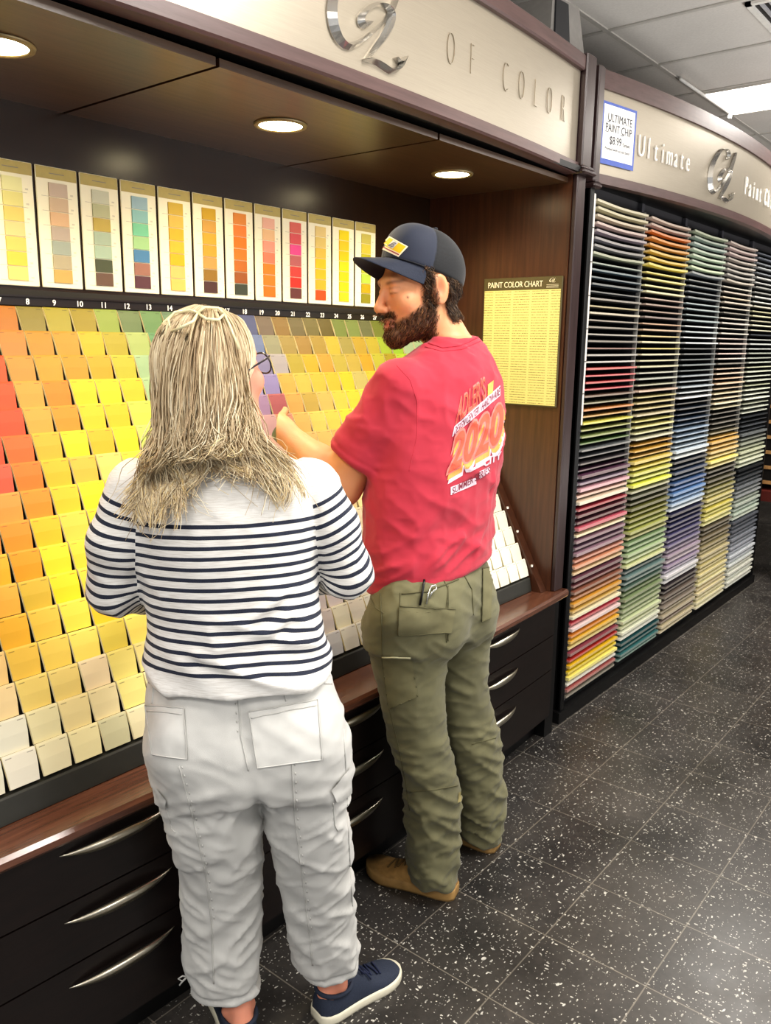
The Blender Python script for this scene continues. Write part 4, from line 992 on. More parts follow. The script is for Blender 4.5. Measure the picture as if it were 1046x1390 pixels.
def hand_pts(wrist, dirv, palmn, side, curl, scale=1.0, thumb=0.6, spread=.10):
    """finger chains. dirv: along the hand, palmn: out of the palm, side: +1 if the thumb lies on (dirv x palmn)"""
    d = np.asarray(dirv, float); d /= np.linalg.norm(d); n = np.asarray(palmn, float); n -= d*(n@d); n /= np.linalg.norm(n); x = np.cross(d, n)*side
    w0 = np.asarray(wrist, float); S = scale; ch = []
    for off, ln, k in ((.030, .070, 0), (.010, .078, 1), (-.011, .073, 2), (-.030, .058, 3)):
        base = w0+d*.088*S+x*off*S; ang = spread*off/.03; dd = d*math.cos(ang)+x*math.sin(ang); c = curl[k] if hasattr(curl, '__len__') else curl
        pts = [w0+d*.045*S+x*off*.8*S, base]; th = 0
        for seg, f in ((.45, .9), (.30, 1.25), (.25, .9)):
            th += c*f; pts.append(pts[-1]+(dd*math.cos(th)+n*math.sin(th))*ln*S*seg)
        ch.append((pts, [.0095*S, .0098*S, .0088*S, .0078*S, .0066*S]))
    b = w0+d*.022*S+x*.024*S; t1 = b+(d*.55+x*.75+n*.3)*.036*S; t2 = t1+(d*.85+x*.25+n*thumb)*.030*S; t3 = t2+(d*.9-x*.05+n*thumb*1.3)*.024*S
    ch.append(([w0+d*.01*S+x*.012*S, b, t1, t2, t3], [.014*S, .0135*S, .0115*S, .0098*S, .0078*S]))
    return ch, (d, n, x)
def hand_field(P, wrist, hp, S=1.0):
    ch, (d, n, x) = hp; w0 = np.asarray(wrist, float); R = np.array([x, d, n])
    q = ell(P, w0+d*.052*S, (.043*S, .056*S, .0155*S), R)
    q = smin(q, cone(P, w0-d*.02*S, w0+d*.03*S, .026*S, .026*S), .02)
    for pts, rs in ch:
        f = chain(P, pts, rs, .004); q = smin(q, f, .006)
    return q
# ================================================================== the woman in the striped top
SK_F = np.array(hexc('#d79a80')[:3]); 
M_SKF = skin_mat('fair_skin')
def shoe(parent, heel, toe, wmul, up, solec, solet, lacec, high=1.0, name='shoe', label=None, tread=False):
    heel = np.array(heel, float); toe = np.array(toe, float); L = np.linalg.norm(toe-heel); d = (toe-heel)/L; n = np.array([d[1], -d[0], 0])
    T = lambda x, y, z: heel+n*x+d*y*L+np.array([0, 0, z])
    sec = [(0, .020, .050), (.03, .029, .066), (.12, .038, .076), (.25, .039, .081), (.36, .0385, .087), (.48, .0395, .079), (.60, .042, .059), (.72, .0455, .048), (.84, .042, .041), (.93, .032, .034), (.98, .019, .028), (1, .008, .022)]
    kk = [s_[0] for s_ in sec]; ys = np.linspace(0, 1, 30); V = crom(ys, kk, [s_[1:] for s_ in sec])
    m = MB(); rings = []
    for y, (w_, h_) in zip(ys, V):
        w_ = max(w_, .006)*wmul; h_ = h_*(1+(high-1)*sstep(.75, .2, y)); r_ = []
        for a in np.linspace(0, PI, 19):
            c, s_ = math.cos(a), math.sin(a); r_.append(T(math.copysign(abs(c)**.75, c)*w_, y, solet*.7+(h_-solet*.7)*abs(s_)**.85))
        rings.append(r_)
    m.loft(rings)
    sh = put(m, name, up, parent, True)
    if label: sh['label'] = label
    m = MB(); rings = []
    for z, g in ((0.0, .98), (solet*.25, 1.05), (solet*.8, 1.06), (solet, 1.0)):
        ring = []
        for y, (w_, h_) in zip(ys, V): ring.append(T(max(w_, .006)*wmul*g+.001, (y-.5)*(1+.018*g)+.5, z+(.012*max(0, y-.8)/.2 if tread else 0)))
        for y, (w_, h_) in list(zip(ys, V))[::-1]: ring.append(T(-max(w_, .006)*wmul*g-.001, (y-.5)*(1+.018*g)+.5, z+(.012*max(0, y-.8)/.2 if tread else 0)))
        rings.append(ring)
    m.loft(rings); put(m, 'sole', solec, sh, True)
    m = MB(); W_ = lambda y: crom(np.array([y]), kk, [s_[1:] for s_ in sec])[0]
    for i in range(5):                                  # laces across the instep
        y = .50+.055*i; w_, h_ = W_(y); w_ *= wmul; pts = []
        for x in np.linspace(-.6, .6, 9): pts.append(T(x*w_*.8, y+.02*(1 if i % 2 else -1)*x, solet*.7+(h_*(1+(high-1)*sstep(.75, .2, y))-solet*.7)*(1-abs(x*.8)**2.6)**.5+.003))
        m.tube(pts, .0028, 6)
    w_, h_ = W_(.47); hz = h_*(1+(high-1)*sstep(.75, .2, .47))
    for s_ in (-1, 1): m.tube([T(0, .47, hz+.004), T(s_*.018, .455, hz+.012), T(s_*.028, .49, hz+.002), T(s_*.012, .50, hz+.003)], .0025, 6)
    m.tube([T(0, .48, hz+.004), T(.02, .52, hz-.002), T(.034*wmul, .55, hz-.018)], .0022, 6)
    put(m, 'laces', lacec, sh, True)
    m = MB(); c = []
    for a in np.linspace(0, 2*PI, 28):                  # padded collar round the ankle opening
        c.append(T(.0385*wmul*math.cos(a), .205+.185*math.sin(a), .072*high+.004*math.sin(a)**2))
    m.tube(c, .0055, 8, False); put(m, 'collar', up, sh, True)
    return sh, T

def build_woman():
    F = Frame(1.051, 1.208); W = F.W
    pw = thing('person', 'woman with long grey blonde hair, striped top and pale grey cropped trousers seen from behind', 'person', (1.051, 1.208, 0))
    Lx = (math.cos(.14), -math.sin(.14))
    def rows(rs, v=0.0):
        out = []
        for py, x0, x1, b, *vv in rs:
            c, a, z = F.half(x0, x1, py, vv[0] if vv else v); out.append((z, c, vv[0] if vv else v, a, b))
        return out
    # ---------- striped top
    T_ = rows([(612, 262, 366, .055, .0), (624, 218, 402, .075, .0), (642, 184, 424, .092), (665, 172, 431, .108), (695, 170, 432, .118), (730, 174, 430, .122), (770, 183, 428, .122), (810, 194, 433, .122), (834, 197, 438, .124), (880, 196, 444, .130), (915, 194, 450, .137)])
    aL = [W(186, 662, .0), W(160, 735, .0), W(157, 796, .03), W(205, 800, .16), W(262, 752, .26)]; rL = [.056, .054, .052, .047, .040]
    aR = [W(422, 660, -.01), W(449, 715, -.01), W(471, 776, .01), W(436, 775, .15), W(372, 735, .26)]; rR = [.056, .052, .050, .046, .040]
    def torso(P): return stack(P, T_, Lx)
    def f(P):
        d = torso(P)
        d = smin(d, chain(P, aL, rL, .02), .022); d = smin(d, chain(P, aR, rR, .02), .022)
        return d
    zlo, zhi = T_[-1][0], T_[0][0]
    V, Q = surface_nets(f, (-.36, -.22, zlo-.02), (.36, .36, zhi+.05), .0062)
    V = relax(V, Q, 3)
    dA = np.minimum(chain(V, aL, rL), chain(V, aR, rR)); dT = torso(V)
    def arclen(P, pts):
        best = None; acc = 0; out = np.zeros(len(P))
        bd = np.full(len(P), 9.)
        for a, b in zip(pts[:-1], pts[1:]):
            ba = b-a; l = np.linalg.norm(ba); h = ((P-a)@ba)/(l*l); h0 = np.clip(h, 0, 1); d = np.linalg.norm(P-a-h0[:, None]*ba, axis=1)
            m = d < bd; bd[m] = d[m]; out[m] = acc+h0[m]*l; acc += l
        return out
    left = V[:, 0] < (aL[0][0]+aR[0][0])/2
    # smooth arc parameter: project on upper arm axis, blended to the forearm by angle round the elbow
    def armpar(P, pts):
        S_, E_, W_ = pts[0], pts[2], pts[4]; u1 = (E_-S_)/np.linalg.norm(E_-S_); u2 = (W_-E_)/np.linalg.norm(W_-E_); l1 = np.linalg.norm(E_-S_)
        inn = (u2-u1)/np.linalg.norm(u2-u1); C_ = E_+inn*.055; ax = np.cross(u1, u2); ax /= np.linalg.norm(ax); o1 = np.cross(u1, ax); o1 = -o1 if o1@inn > 0 else o1
        q = P-C_; th = np.arctan2(q@u1, q@o1); Th = math.acos(np.clip(u1@u2, -1, 1)); lc = (C_-S_)@u1; Rr = .085
        th = np.where(th < -2.2, th+2*PI, th)
        return np.where(th < 0, lc+q@u1, np.where(th > Th, lc+Th*Rr+q@u2, lc+th*Rr))
    sa = np.where(left, armpar(V, aL), armpar(V, aR))
    N = normals(V, Q)
    # folds: soft wrinkles in the waist, at the elbows and under the arms
    A = V*np.array([7, 7, 20.])+np.array([0, 0, 1])*V[:, :1]*9
    w1 = sstep(zlo+.20, zlo+.05, V[:, 2]); amp = .0045*w1+.002
    disp = (ridge(A)-.35)*amp*1.9
    el = np.exp(-np.minimum(np.linalg.norm(V-aL[2], axis=1), np.linalg.norm(V-aR[2], axis=1))**2/.07**2)
    disp += (ridge(V*np.array([30, 30, 34.])+3)-.35)*.005*el
    for px in ([(427, 752), (395, 800), (330, 850)], [(436, 800), (380, 850), (300, 880)], [(178, 745), (215, 800), (228, 860)], [(196, 834), (230, 880), (300, 900)], [(420, 740), (400, 700)], [(182, 740), (200, 700)]):
        pts = [W(x, y, -.115) for x, y in px]; disp += crease(V, pts, .010, .0085)-crease(V, [p_+np.array([0, 0, -.018]) for p_ in pts], .012, .006)
    arm_seam = np.abs(dA-dT); disp -= .004*np.exp(-(arm_seam/.010)**2)*(V[:, 2] > W(0, 800)[2])
    disp += (vnoise(V*60)-.5)*.0012
    V = V+N*disp[:, None]
    z0 = W(330, 695)[2]
    warp = (vnoise(V*np.array([9, 9, 6.]))-.5)*.35+.22*np.sin(V[:, 0]*9+.8)+sstep(.02, .18, V[:, 0])*sstep(z0-.10, z0-.22, V[:, 2])*(-1.1)
    st = (z0-V[:, 2])/.0203+warp*.8; sA = (sa-.018)/.0203+(vnoise(V*14)-.5)*.5
    t = NT('striped_jersey'); at = lambda n: t.new('ShaderNodeAttribute', attribute_name=n).outputs['Fac']
    def band(s_, lo, hi):
        fr = t.math('FRACT', s_); on = t.math('LESS_THAN', fr, .37)
        return t.math('MULTIPLY', on, t.math('MULTIPLY', t.math('GREATER_THAN', s_, lo), t.math('LESS_THAN', s_, hi)))
    isarm = t.math('LESS_THAN', at('mk'), 0.0); b1 = band(at('st'), 0, 14.6); b2 = band(at('sa'), 0, 40)
    on = t.math('ADD', t.math('MULTIPLY', isarm, b2), t.math('MULTIPLY', t.math('SUBTRACT', 1, isarm), b1))
    v = t.coords('Object', (40, 40, 600)); n1 = t.noise(v, 1, 4); v2 = t.coords('Object'); n2 = t.noise(v2, 700, 2)
    white = t.ramp(n1, [(.3, hexc('#cfcbc5')), (.6, hexc('#e3e1dd'))]); navy = t.ramp(n2, [(.3, hexc('#1c2130')), (.7, hexc('#2b3144'))])
    t.p(Base_Color=t.mix(on, white, navy), Roughness=.9); t.b.inputs['Sheen Weight'].default_value = .1; t.bump(t.math('ADD', n1, t.math('MULTIPLY', n2, .4)), .22, .0018)
    F.build('striped_top', V, Q, t.m, pw, dict(st=st, sa=sA, mk=dA-dT))
    SV, SQ = V, Q
    # ---------- trousers
    PV = rows([(900, 204, 441, .108), (930, 197, 452, .122), (965, 196, 465, .140), (1000, 201, 469, .150), (1030, 207, 471, .146), (1052, 212, 470, .130)], .01)
    LL = rows([(1005, 203, 330, .105, -.01), (1040, 208, 338, .105, .0), (1085, 218, 349, .098, .01), (1120, 227, 354, .092, .015), (1163, 241, 354, .086, .04), (1215, 248, 353, .082, .065), (1275, 250, 353.5, .078, .075), (1315, 254, 353, .074, .08), (1337, 262, 351, .066, .085)])
    RR = rows([(1005, 335, 469, .105, -.01), (1040, 345, 471, .105, .0), (1085, 353, 472, .098, .01), (1120, 361, 473, .092, .015), (1163, 373, 475, .084, .04), (1215, 384, 478, .078, .065), (1275, 394, 483, .074, .095), (1297, 402, 483, .070, .105), (1310, 412, 479, .062, .11)])
    bl, br = W(264, 1005, -.055), W(402, 1003, -.06)
    def g(P):
        d = stack(P, PV, Lx); d = smin(d, ell(P, bl, (.088, .075, .095)), .03); d = smin(d, ell(P, br, (.092, .078, .095)), .03)
        return smin(d, smin(stack(P, LL), stack(P, RR), .010), .045)
    V, Q = surface_nets(g, (-.30, -.26, LL[-1][0]-.02), (.30, .26, PV[0][0]+.01), .0066)
    V = relax(V, Q, 3); N = normals(V, Q)
    zc = W(340, 1060)[2]; zb = LL[-1][0]
    leg = sstep(zc+.08, zc-.06, V[:, 2]); side = np.where(V[:, 0] < W(353, 1150)[0], -1., 1.)
    A = V*np.array([10, 9, 24.]); A[:, 2] += side*V[:, 0]*16
    A2 = V*np.array([16, 14, 38.])+7; A2[:, 2] -= side*V[:, 0]*20
    disp = (ridge(A)-.35)*(.003+.0065*leg)+(ridge(A2)-.35)*(.0015+.0035*leg)
    low = sstep(zb+.13, zb+.02, V[:, 2]); disp += (ridge(V*np.array([34, 30, 26.])+1)-.3)*.006*low
    # crease lines under the seat and from the crotch
    for px, am in (([(338, 1048), (300, 1040), (240, 1030)], -.006), ([(338, 1048), (370, 1045), (430, 1035)], -.006), ([(322, 930), (328, 1000), (338, 1048)], -.007), ([(338, 1045), (350, 1085), (356, 1115)], -.016), ([(338, 1060), (290, 1075), (235, 1095)], .006), ([(345, 1065), (400, 1080), (465, 1085)], .006), ([(350, 1085), (300, 1110), (240, 1125)], .005), ([(358, 1110), (410, 1120), (470, 1115)], .005)):
        disp += crease(V, [W(x, y, -.12) for x, y in px], .013, am)
    for lg, x in ((LL, -1), (RR, 1)):                  # drawn-in hems
        zz = lg[-1][0]; m = (V[:, 0] < W(353, 1150)[0]) if x < 0 else (V[:, 0] >= W(353, 1150)[0])
        disp += np.where(m, -.006*np.exp(-((V[:, 2]-zz-.022)/.006)**2)+.004*np.exp(-((V[:, 2]-zz-.008)/.009)**2), 0)
    disp += (vnoise(V*70)-.5)*.0012
    V = V+N*disp[:, None]
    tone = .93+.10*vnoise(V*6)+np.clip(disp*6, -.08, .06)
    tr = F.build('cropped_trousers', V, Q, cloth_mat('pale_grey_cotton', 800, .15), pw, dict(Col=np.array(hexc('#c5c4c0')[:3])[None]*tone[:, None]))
    C = Caster(F, V, Q); M_ST = plain('trouser_stitching', '#b9b8b4', .9)
    def seam(parent, lines, r=.0012, dash=None, name='seam', mat=None):
        mb = MB()
        for l in lines: C.line(l, r, .0006, None, dash, mb)
        return put(mb, name, mat or M_ST, parent, True)
    M_PK = cloth_mat('pocket_cotton', 800, .15); M_PK = plain('pocket_cotton', '#c3c2be', .88, 0, .05, 30, .1)
    for c4 in ([(338, 966), (430, 950), (436, 1030), (349, 1042)], [(199, 957), (250, 962), (254, 1030), (208, 1024)]):
        pk = put(C.quad(c4, 16, 16, .0028), 'back_pocket', M_PK, tr, True)
        a, b, c_, d_ = c4
        mb = MB()
        for off in (0, 4): C.line([(a[0]+off*.6, a[1]+off*2), (b[0]-off*.6, b[1]+off*2)], .0011, .0036, None, None, mb)
        C.line([a, d_, c_, b], .0012, .0036, None, None, mb)
        q_ = put(mb, 'stitching', M_ST, tr, True)
    seam(tr, [[(322, 918), (324, 960), (327, 1000), (337, 1046)], [(243, 1040), (262, 1110), (278, 1180), (287, 1250), (290, 1335)], [(396, 1036), (400, 1110), (410, 1190), (420, 1270), (424, 1310)], [(196, 926), (240, 930), (290, 928)], [(352, 927), (400, 926), (450, 928)], [(466, 990), (470, 1060), (473, 1140), (478, 1230)], [(210, 918), (206, 955)], [(380, 918), (388, 952)]], .0016)
    seam(tr, [[(318, 918), (320, 960), (323, 1000)], [(247, 1040), (266, 1110), (282, 1180), (291, 1250)], [(400, 1036), (404, 1110), (414, 1190), (424, 1270)]], .0011, 2)
    put(C.quad([(284, 913), (299, 913), (299, 932), (284, 932)], 4, 6, .004), 'belt_loop', M_PK, tr, True)
    for c4 in ([(447, 1072), (474, 1040), (475, 1078), (456, 1088)], [(214, 1068), (228, 1085), (226, 1096), (214, 1090)]):
        put(C.quad(c4, 6, 6, .005), 'cargo_flap', M_PK, tr, True)
    seam(tr, [[(452, 1090), (454, 1120), (458, 1128)], [(226, 1095), (233, 1125), (238, 1130)]], .0014)
    mb = MB()
    for P_, w_ in ((W(254, 1326, .085), -1),):
        p0 = F.world(P_); rr = F.r; up = np.array([0, 0, 1])
        mb.tube([p0, p0-rr*.010+up*.004, p0-rr*.020-up*.002, p0-rr*.012-up*.010, p0-rr*.002-up*.002], .002, 6)
        mb.tube([p0, p0-rr*.012-up*.012, p0-rr*.018-up*.020], .002, 6)
    put(mb, 'drawstring', M_ST, tr, True)
    # ---------- body: head, neck, forearms and hands, ankles and feet in one mesh
    hc = W(288, 511, .005); sc = .96; ya, pi_ = math.radians(43), math.radians(13)
    fw = np.array([math.sin(ya)*math.cos(pi_), math.cos(ya)*math.cos(pi_), math.sin(pi_)]); lt = np.array([math.cos(ya), -math.sin(ya), 0.]); up = np.cross(lt, fw); R = np.array([lt, fw, up])
    def toh(P): return ((P-hc)@R.T)/sc
    def frh(p): return (np.asarray(p)*sc)@R+hc
    nb = W(312, 612, .03)
    hands = []
    for arm, sd in ((aL, -1), (aR, 1)):
        dr = arm[4]-arm[3]; dr = dr/np.linalg.norm(dr); we = arm[4]+dr*.06
        hands.append((arm, sd, dr, we, hand_pts(we, dr+np.array([0, .3, -.1]), np.array([-sd*.8, .1, -.5]), -sd, .42, .92)))
    heelR, toeR = np.array([1.219, 1.184, 0]), np.array([1.466, 1.134, 0]); fd = (toeR-heelR)/np.linalg.norm(toeR-heelR)
    aR_ = F.B@(heelR+fd*.055+np.array([0, 0, .085])-F.o); topR = W(450, 1296, .11)
    heelL = F.world(W(331, 1352, .015))*np.array([1, 1, 0]); fdL = (F.v*.97-F.r*.25); fdL /= np.linalg.norm(fdL); toeL = heelL+fdL*.25
    aL_ = F.B@(heelL+fdL*.055+np.array([0, 0, .085])-F.o); topL = W(322, 1322, .085)
    def shr(rs, k): return [(z, c, v, max(a-k, .02), max(b-k, .02)) for z, c, v, a, b in rs]
    tsh, psh, lsh, rsh = shr(T_, .028), shr(PV, .025), shr(LL, .028), shr(RR, .028)
    tsh = [(z+(.03 if i == len(tsh)-1 else 0), *q) for i, (z, *q) in enumerate(tsh)]; psh[0] = (psh[0][0]+.06, *psh[0][1:])
    def foot(P, a_, tp, fdw):
        fv = F.B@fdw; sd_ = np.array([fv[1], -fv[0], 0])
        q = cone(P, tp+np.array([0, 0, .05]), a_+np.array([0, 0, .03]), .042, .033)
        q = smin(q, smin(ell(P, a_-fv*.022-np.array([0, 0, .02]), (.028, .028, .045)), smin(ell(P, a_+sd_*.026, (.014, .014, .014)), ell(P, a_-sd_*.026, (.014, .014, .014)), .01), .015), .02)
        return smin(q, cone(P, a_-np.array([0, 0, .030]), a_+fv*.09-np.array([0, 0, .055]), .028, .020), .02)
    def bf_(P):
        d = near_only(P, hc, .24, lambda p_: head_field(toh(p_), True)*sc)
        d = smin(d, cone(P, frh((0, -.025, -.055)), nb, .050, .056), .025)
        d = smin(d, cone(P, nb, W(315, 680, .0), .05, .08), .03)
        d = smin(d, stack(P, tsh, Lx), .03); d = smin(d, stack(P, psh, Lx), .03)
        d = smin(d, smin(stack(P, lsh), stack(P, rsh), .005), .03)
        d = smin(d, foot(P, aR_, topR, fd), .02); d = smin(d, foot(P, aL_, topL, fdL), .02)
        for arm, sd, dr, we, hp in hands:
            d = smin(d, chain(P, arm[:4]+[arm[4], we], [.040, .040, .036, .036, .030, .024], .01), .02)
            d = smin(d, near_only(P, we, .25, lambda p_: hand_field(p_, we, hp, .92)), .012)
        return d
    zmin = min(aR_[2], aL_[2])-.08
    V1_, Q1 = sparse_nets(bf_, (-.36, -.22, zmin), (.36, .56, hc[2]+.14), .0036); V1_ = relax(V1_, Q1, 1)
    h = toh(V1_); col = np.repeat(SK_F[None], len(V1_), 0)
    col *= (1-.10*np.exp(-((h[:, 2]+.02)/.04)**2)*(h[:, 1] > .03))[:, None]**np.array([[0, 1.2, 1]])
    lips = np.exp(-(((h[:, 2]+.072)/.010)**2+(h[:, 0]/.024)**2))*(h[:, 1] > .085); col = col*(1-lips[:, None]*.6)+np.array([.45, .14, .12])*lips[:, None]*.6
    hairy = sstep(.055, .03, h[:, 1]-.35*(h[:, 2]-.03)); hairy *= (h[:, 2] > -.03); col = col*(1-hairy[:, None])+np.array(hexc('#a8987c')[:3])*hairy[:, None]
    for s_ in (-1, 1):
        e = np.exp(-(((h[:, 0]-s_*.031)/.012)**2+((h[:, 2]-.003)/.0055)**2))*(h[:, 1] > .085); col = col*(1-e[:, None])+np.array([.75, .72, .70])*e[:, None]
        e = np.exp(-(((h[:, 0]-s_*.032)/.005)**2+((h[:, 2]-.003)/.005)**2))*(h[:, 1] > .09); col = col*(1-e[:, None])+np.array([.08, .10, .12])*e[:, None]
        e = np.exp(-(((h[:, 0]-s_*.033)/.018)**2+((h[:, 2]-.026)/.004)**2))*(h[:, 1] > .07); col = col*(1-e[:, None]*.5)+np.array([.25, .18, .12])*e[:, None]*.5
    lowz = sstep(W(0, 1200)[2], W(0, 1290)[2], V1_[:, 2])
    col = col*(1-lowz[:, None]*np.array([.0, .08, .08])); col *= (.94+.12*vnoise(V1_*40))[:, None]
    F.build('body', V1_, Q1, M_SKF, pw, dict(Col=col))
    navy = plain('navy_canvas', '#2b3242', .85, 0, .12, 300, .2); navl = plain('navy_laces', '#1c2440', .8)
    shoe(pw, heelR, toeR, 1.0, navy, plain('ivory_sole', '#d8d2bd', .6), .026, navl, 1.0, 'sneaker')
    shoe(pw, heelL, toeL, 1.0, navy, plain('ivory_sole_2', '#d8d2bd', .6), .026, navl, 1.0, 'sneaker')
    # ---------- hair
    shirt_b = bvh_of(SV, SQ)
    guides = [
     [(262, 424, 0), (233, 446, 0), (214, 495, 0), (210, 555, -.01), (207, 600, -.04), (192, 640, -.08), (177, 682, -.11), (172, 722, -.13)],
     [(268, 420, -.02), (243, 446, -.06), (228, 498, -.085), (224, 560, -.095), (224, 612, -.11), (207, 650, -.13), (192, 690, -.14), (186, 726, -.14)],
     [(275, 418, -.03), (258, 448, -.09), (247, 500, -.115), (243, 560, -.125), (243, 610, -.13), (236, 645, -.14), (228, 680, -.145), (236, 708, -.145)],
     [(280, 417, -.03), (272, 448, -.1), (266, 500, -.125), (264, 560, -.135), (263, 604, -.14), (258, 630, -.145), (246, 662, -.15), (243, 698, -.15)],
     [(286, 417, -.03), (288, 448, -.1), (288, 500, -.128), (287, 560, -.135), (284, 598, -.14), (278, 618, -.145), (282, 634, -.145), (274, 645, -.14)],
     [(292, 418, -.03), (304, 450, -.09), (311, 500, -.112), (312, 550, -.12), (305, 592, -.125), (296, 616, -.13), (302, 632, -.14), (312, 642, -.14)],
     [(297, 418, -.02), (313, 447, -.06), (320, 500, -.07), (325, 548, -.085), (328, 588, -.10), (334, 622, -.12), (352, 655, -.13), (372, 692, -.13)],
     [(301, 420, 0), (317, 444, -.03), (323, 492, -.035), (331, 542, -.055), (350, 582, -.08), (376, 616, -.10), (398, 655, -.11), (408, 702, -.12)]]
    G = np.array([[W(*p_) for p_ in g_] for g_ in guides]); hv = np.linspace(0, 1, len(guides)); ts = np.linspace(0, 1, 8); KP = 22; tt = np.linspace(0, 1, KP)
    def strand_set(N, lo, hi, clump, spread, lenj):
        s_ = rng.uniform(lo, hi, N); cid = (s_*clump).astype(int); out = np.zeros((N, KP, 3))
        ph = rng.random((clump+2, 4)); base = crom(s_, hv, G.reshape(len(guides), -1)).reshape(N, 8, 3)
        cen = crom((cid+.5)/clump, hv, G.reshape(len(guides), -1)).reshape(N, 8, 3)
        kk = ts**1.3*.72; base = base*(1-kk[None, :, None])+cen*kk[None, :, None]
        endt = rng.uniform(lenj, 1.0, N)*(.86+.14*ph[cid, 3])
        for i in range(N): out[i] = crom(tt*endt[i], ts, base[i])
        env = tt[None, :]**1.6
        wob = np.sin(2*PI*(tt[None]*(2.2+ph[cid, 0][:, None]*1.6)+ph[cid, 1][:, None]))*env; wob2 = np.sin(2*PI*(tt[None]*(2.6+ph[cid, 2][:, None])+ph[cid, 3][:, None]))*env
        out[..., 0] += wob*.026*(.3+ph[cid, 2][:, None]); out[..., 1] += wob2*.010; out[..., 2] += wob2*.010*env
        jit = rng.normal(0, 1, (N, 3))*spread; fr = rng.normal(0, 1, (N, 3))*spread*1.6
        out += jit[:, None]*np.sqrt(tt)[None, :, None]+fr[:, None]*(tt**3)[None, :, None]
        out[..., 1] += rng.uniform(0, .018, N)[:, None]*np.minimum(1, tt*3)[None]
        return out, s_
    S1, s1 = strand_set(2300, 0, 1, 26, .0034, .80)
    S2, s2 = strand_set(420, 0, 1, 44, .011, .9)
    # temple hair swept back from the face, over the ear
    tg = np.array([[W(*p_) for p_ in g_] for g_ in ([(304, 422, .03), (322, 432, .0), (330, 455, -.02), (334, 480, -.025), (331, 505, -.03), (330, 535, -.05), (333, 560, -.07), (338, 590, -.09)], [(308, 424, .06), (328, 436, .04), (334, 456, .01), (333, 478, -.008), (328, 500, -.02), (329, 530, -.045), (336, 560, -.065), (348, 590, -.085)])])
    n3 = 420; a3 = rng.random(n3)[:, None, None]; b3 = tg[0]*(1-a3)+tg[1]*a3; S3 = np.array([crom(tt*rng.uniform(.75, 1), ts, b3[i]) for i in range(n3)])
    S3 += rng.normal(0, .003, (n3, 1, 3))*np.sqrt(tt)[None, :, None]
    lg_ = np.array([[frh(p_) for p_ in g_] for g_ in ([(-.006, .066, .116), (-.045, .064, .098), (-.073, .046, .060), (-.083, .022, .018), (-.086, .000, -.028), (-.087, -.022, -.075), (-.089, -.038, -.118), (-.092, -.045, -.155)], [(-.006, .015, .128), (-.045, .010, .116), (-.078, -.002, .072), (-.086, -.016, .024), (-.088, -.032, -.022), (-.089, -.048, -.070), (-.092, -.060, -.118), (-.096, -.068, -.165)])])
    n4 = 620; a4 = rng.random(n4)[:, None, None]; b4 = lg_[0]*(1-a4)+lg_[1]*a4; S4 = np.array([crom(tt*rng.uniform(.8, 1), ts, b4[i]) for i in range(n4)])
    S4 += rng.normal(0, .0028, (n4, 1, 3))*np.sqrt(tt)[None, :, None]
    S = np.concatenate([S1, S2, S3, S4])
    # keep clear of the head and lie on the shirt
    P = S.reshape(-1, 3); hq = toh(P); k = np.linalg.norm((hq-np.array([0, -.014, .036]))/np.array([.0765, .099, .088]), axis=1); rr = 1.07+np.repeat(rng.random(len(S)), KP)*.11
    ins = (k < rr) & (hq[:, 2] > -.06); dirn = (hq-np.array([0, -.014, .036]))/k[:, None]; newh = np.array([0, -.014, .036])+dirn*rr[:, None]
    P[ins] = frh(newh[ins])
    for i in np.where(P[:, 2] < W(0, 590)[2])[0]:
        l, n_, ix, dd = shirt_b.ray_cast(Vector((P[i, 0], -.6, P[i, 2])), Vector((0, 1, 0)))
        if l is not None: P[i, 1] = min(P[i, 1], l.y-.004-.012*rng.random()) if P[i, 1] > l.y-.045 else l.y-.035
    S = P.reshape(S.shape)
    for _ in range(2): S[:, 1:-1] = .25*S[:, :-2]+.5*S[:, 1:-1]+.25*S[:, 2:]
    HV, HQ, sid = strands_mesh(S, .0016, .0005, 3)
    hm = hair_mat('grey_blonde_hair', [(0, '#7f6c52'), (.2, '#a89274'), (.45, '#c3af8e'), (.7, '#dccbab'), (.84, '#f0e6cc'), (1, '#e6cc94')])
    tv = np.tile(np.repeat(tt, 3), len(S)); sid = np.clip(sid*.70+.38*tv**1.4*sstep(.1, .8, sid+.3), 0, 1)
    hair = F.build('hair', HV, HQ, hm, pw, dict(sid=sid))
    # scalp volume under the strands
    def vol(P):
        q = toh(P); d = ell(q, (0, -.016, .034), (.0755, .096, .085))*sc
        d = smax(d, -((.045-q[..., 1]+.30*(q[..., 2]-.03)))*sc, .01)
        m = chain(P, [W(274, 480, -.025), W(267, 540, -.06), W(270, 592, -.08)], [.055, .058, .038], .02)
        m2 = chain(P, [W(296, 500, -.03), W(299, 550, -.065), W(296, 592, -.09)], [.042, .036, .018], .02)
        return smin(smin(d, m, .03), m2, .03)
    Vv, Qv = surface_nets(vol, hc-np.array([.16, .22, .24]), hc+np.array([.15, .16, .13]), .006); Vv = relax(Vv, Qv, 3); Nv = normals(Vv, Qv)
    Vv = Vv+Nv*((ridge(Vv*np.array([70, 50, 4.]))-.4)*.006)[:, None]
    F.build('hair_underlayer', Vv, Qv, hm, pw, dict(sid=.05+vnoise(Vv*np.array([110, 80, 5.]))*.6))
    # ---------- spectacles on the nose and clear pair pushed up on the hair
    gl = thing('eyeglasses', 'dark thin framed eyeglasses worn on the face of the woman', 'eyeglasses', tuple(F.world(frh((0, .11, .0)))))
    wld = lambda p_: F.world(frh(p_)); mb = MB()
    for s_ in (-1, 1):
        mb.tube([wld((s_*.066, .100, .018)), wld((s_*.073, .085, .017)), wld((s_*.080, .03, .012)), wld((s_*.082, -.015, .006)), wld((s_*.079, -.035, -.012))], .0019, 8)
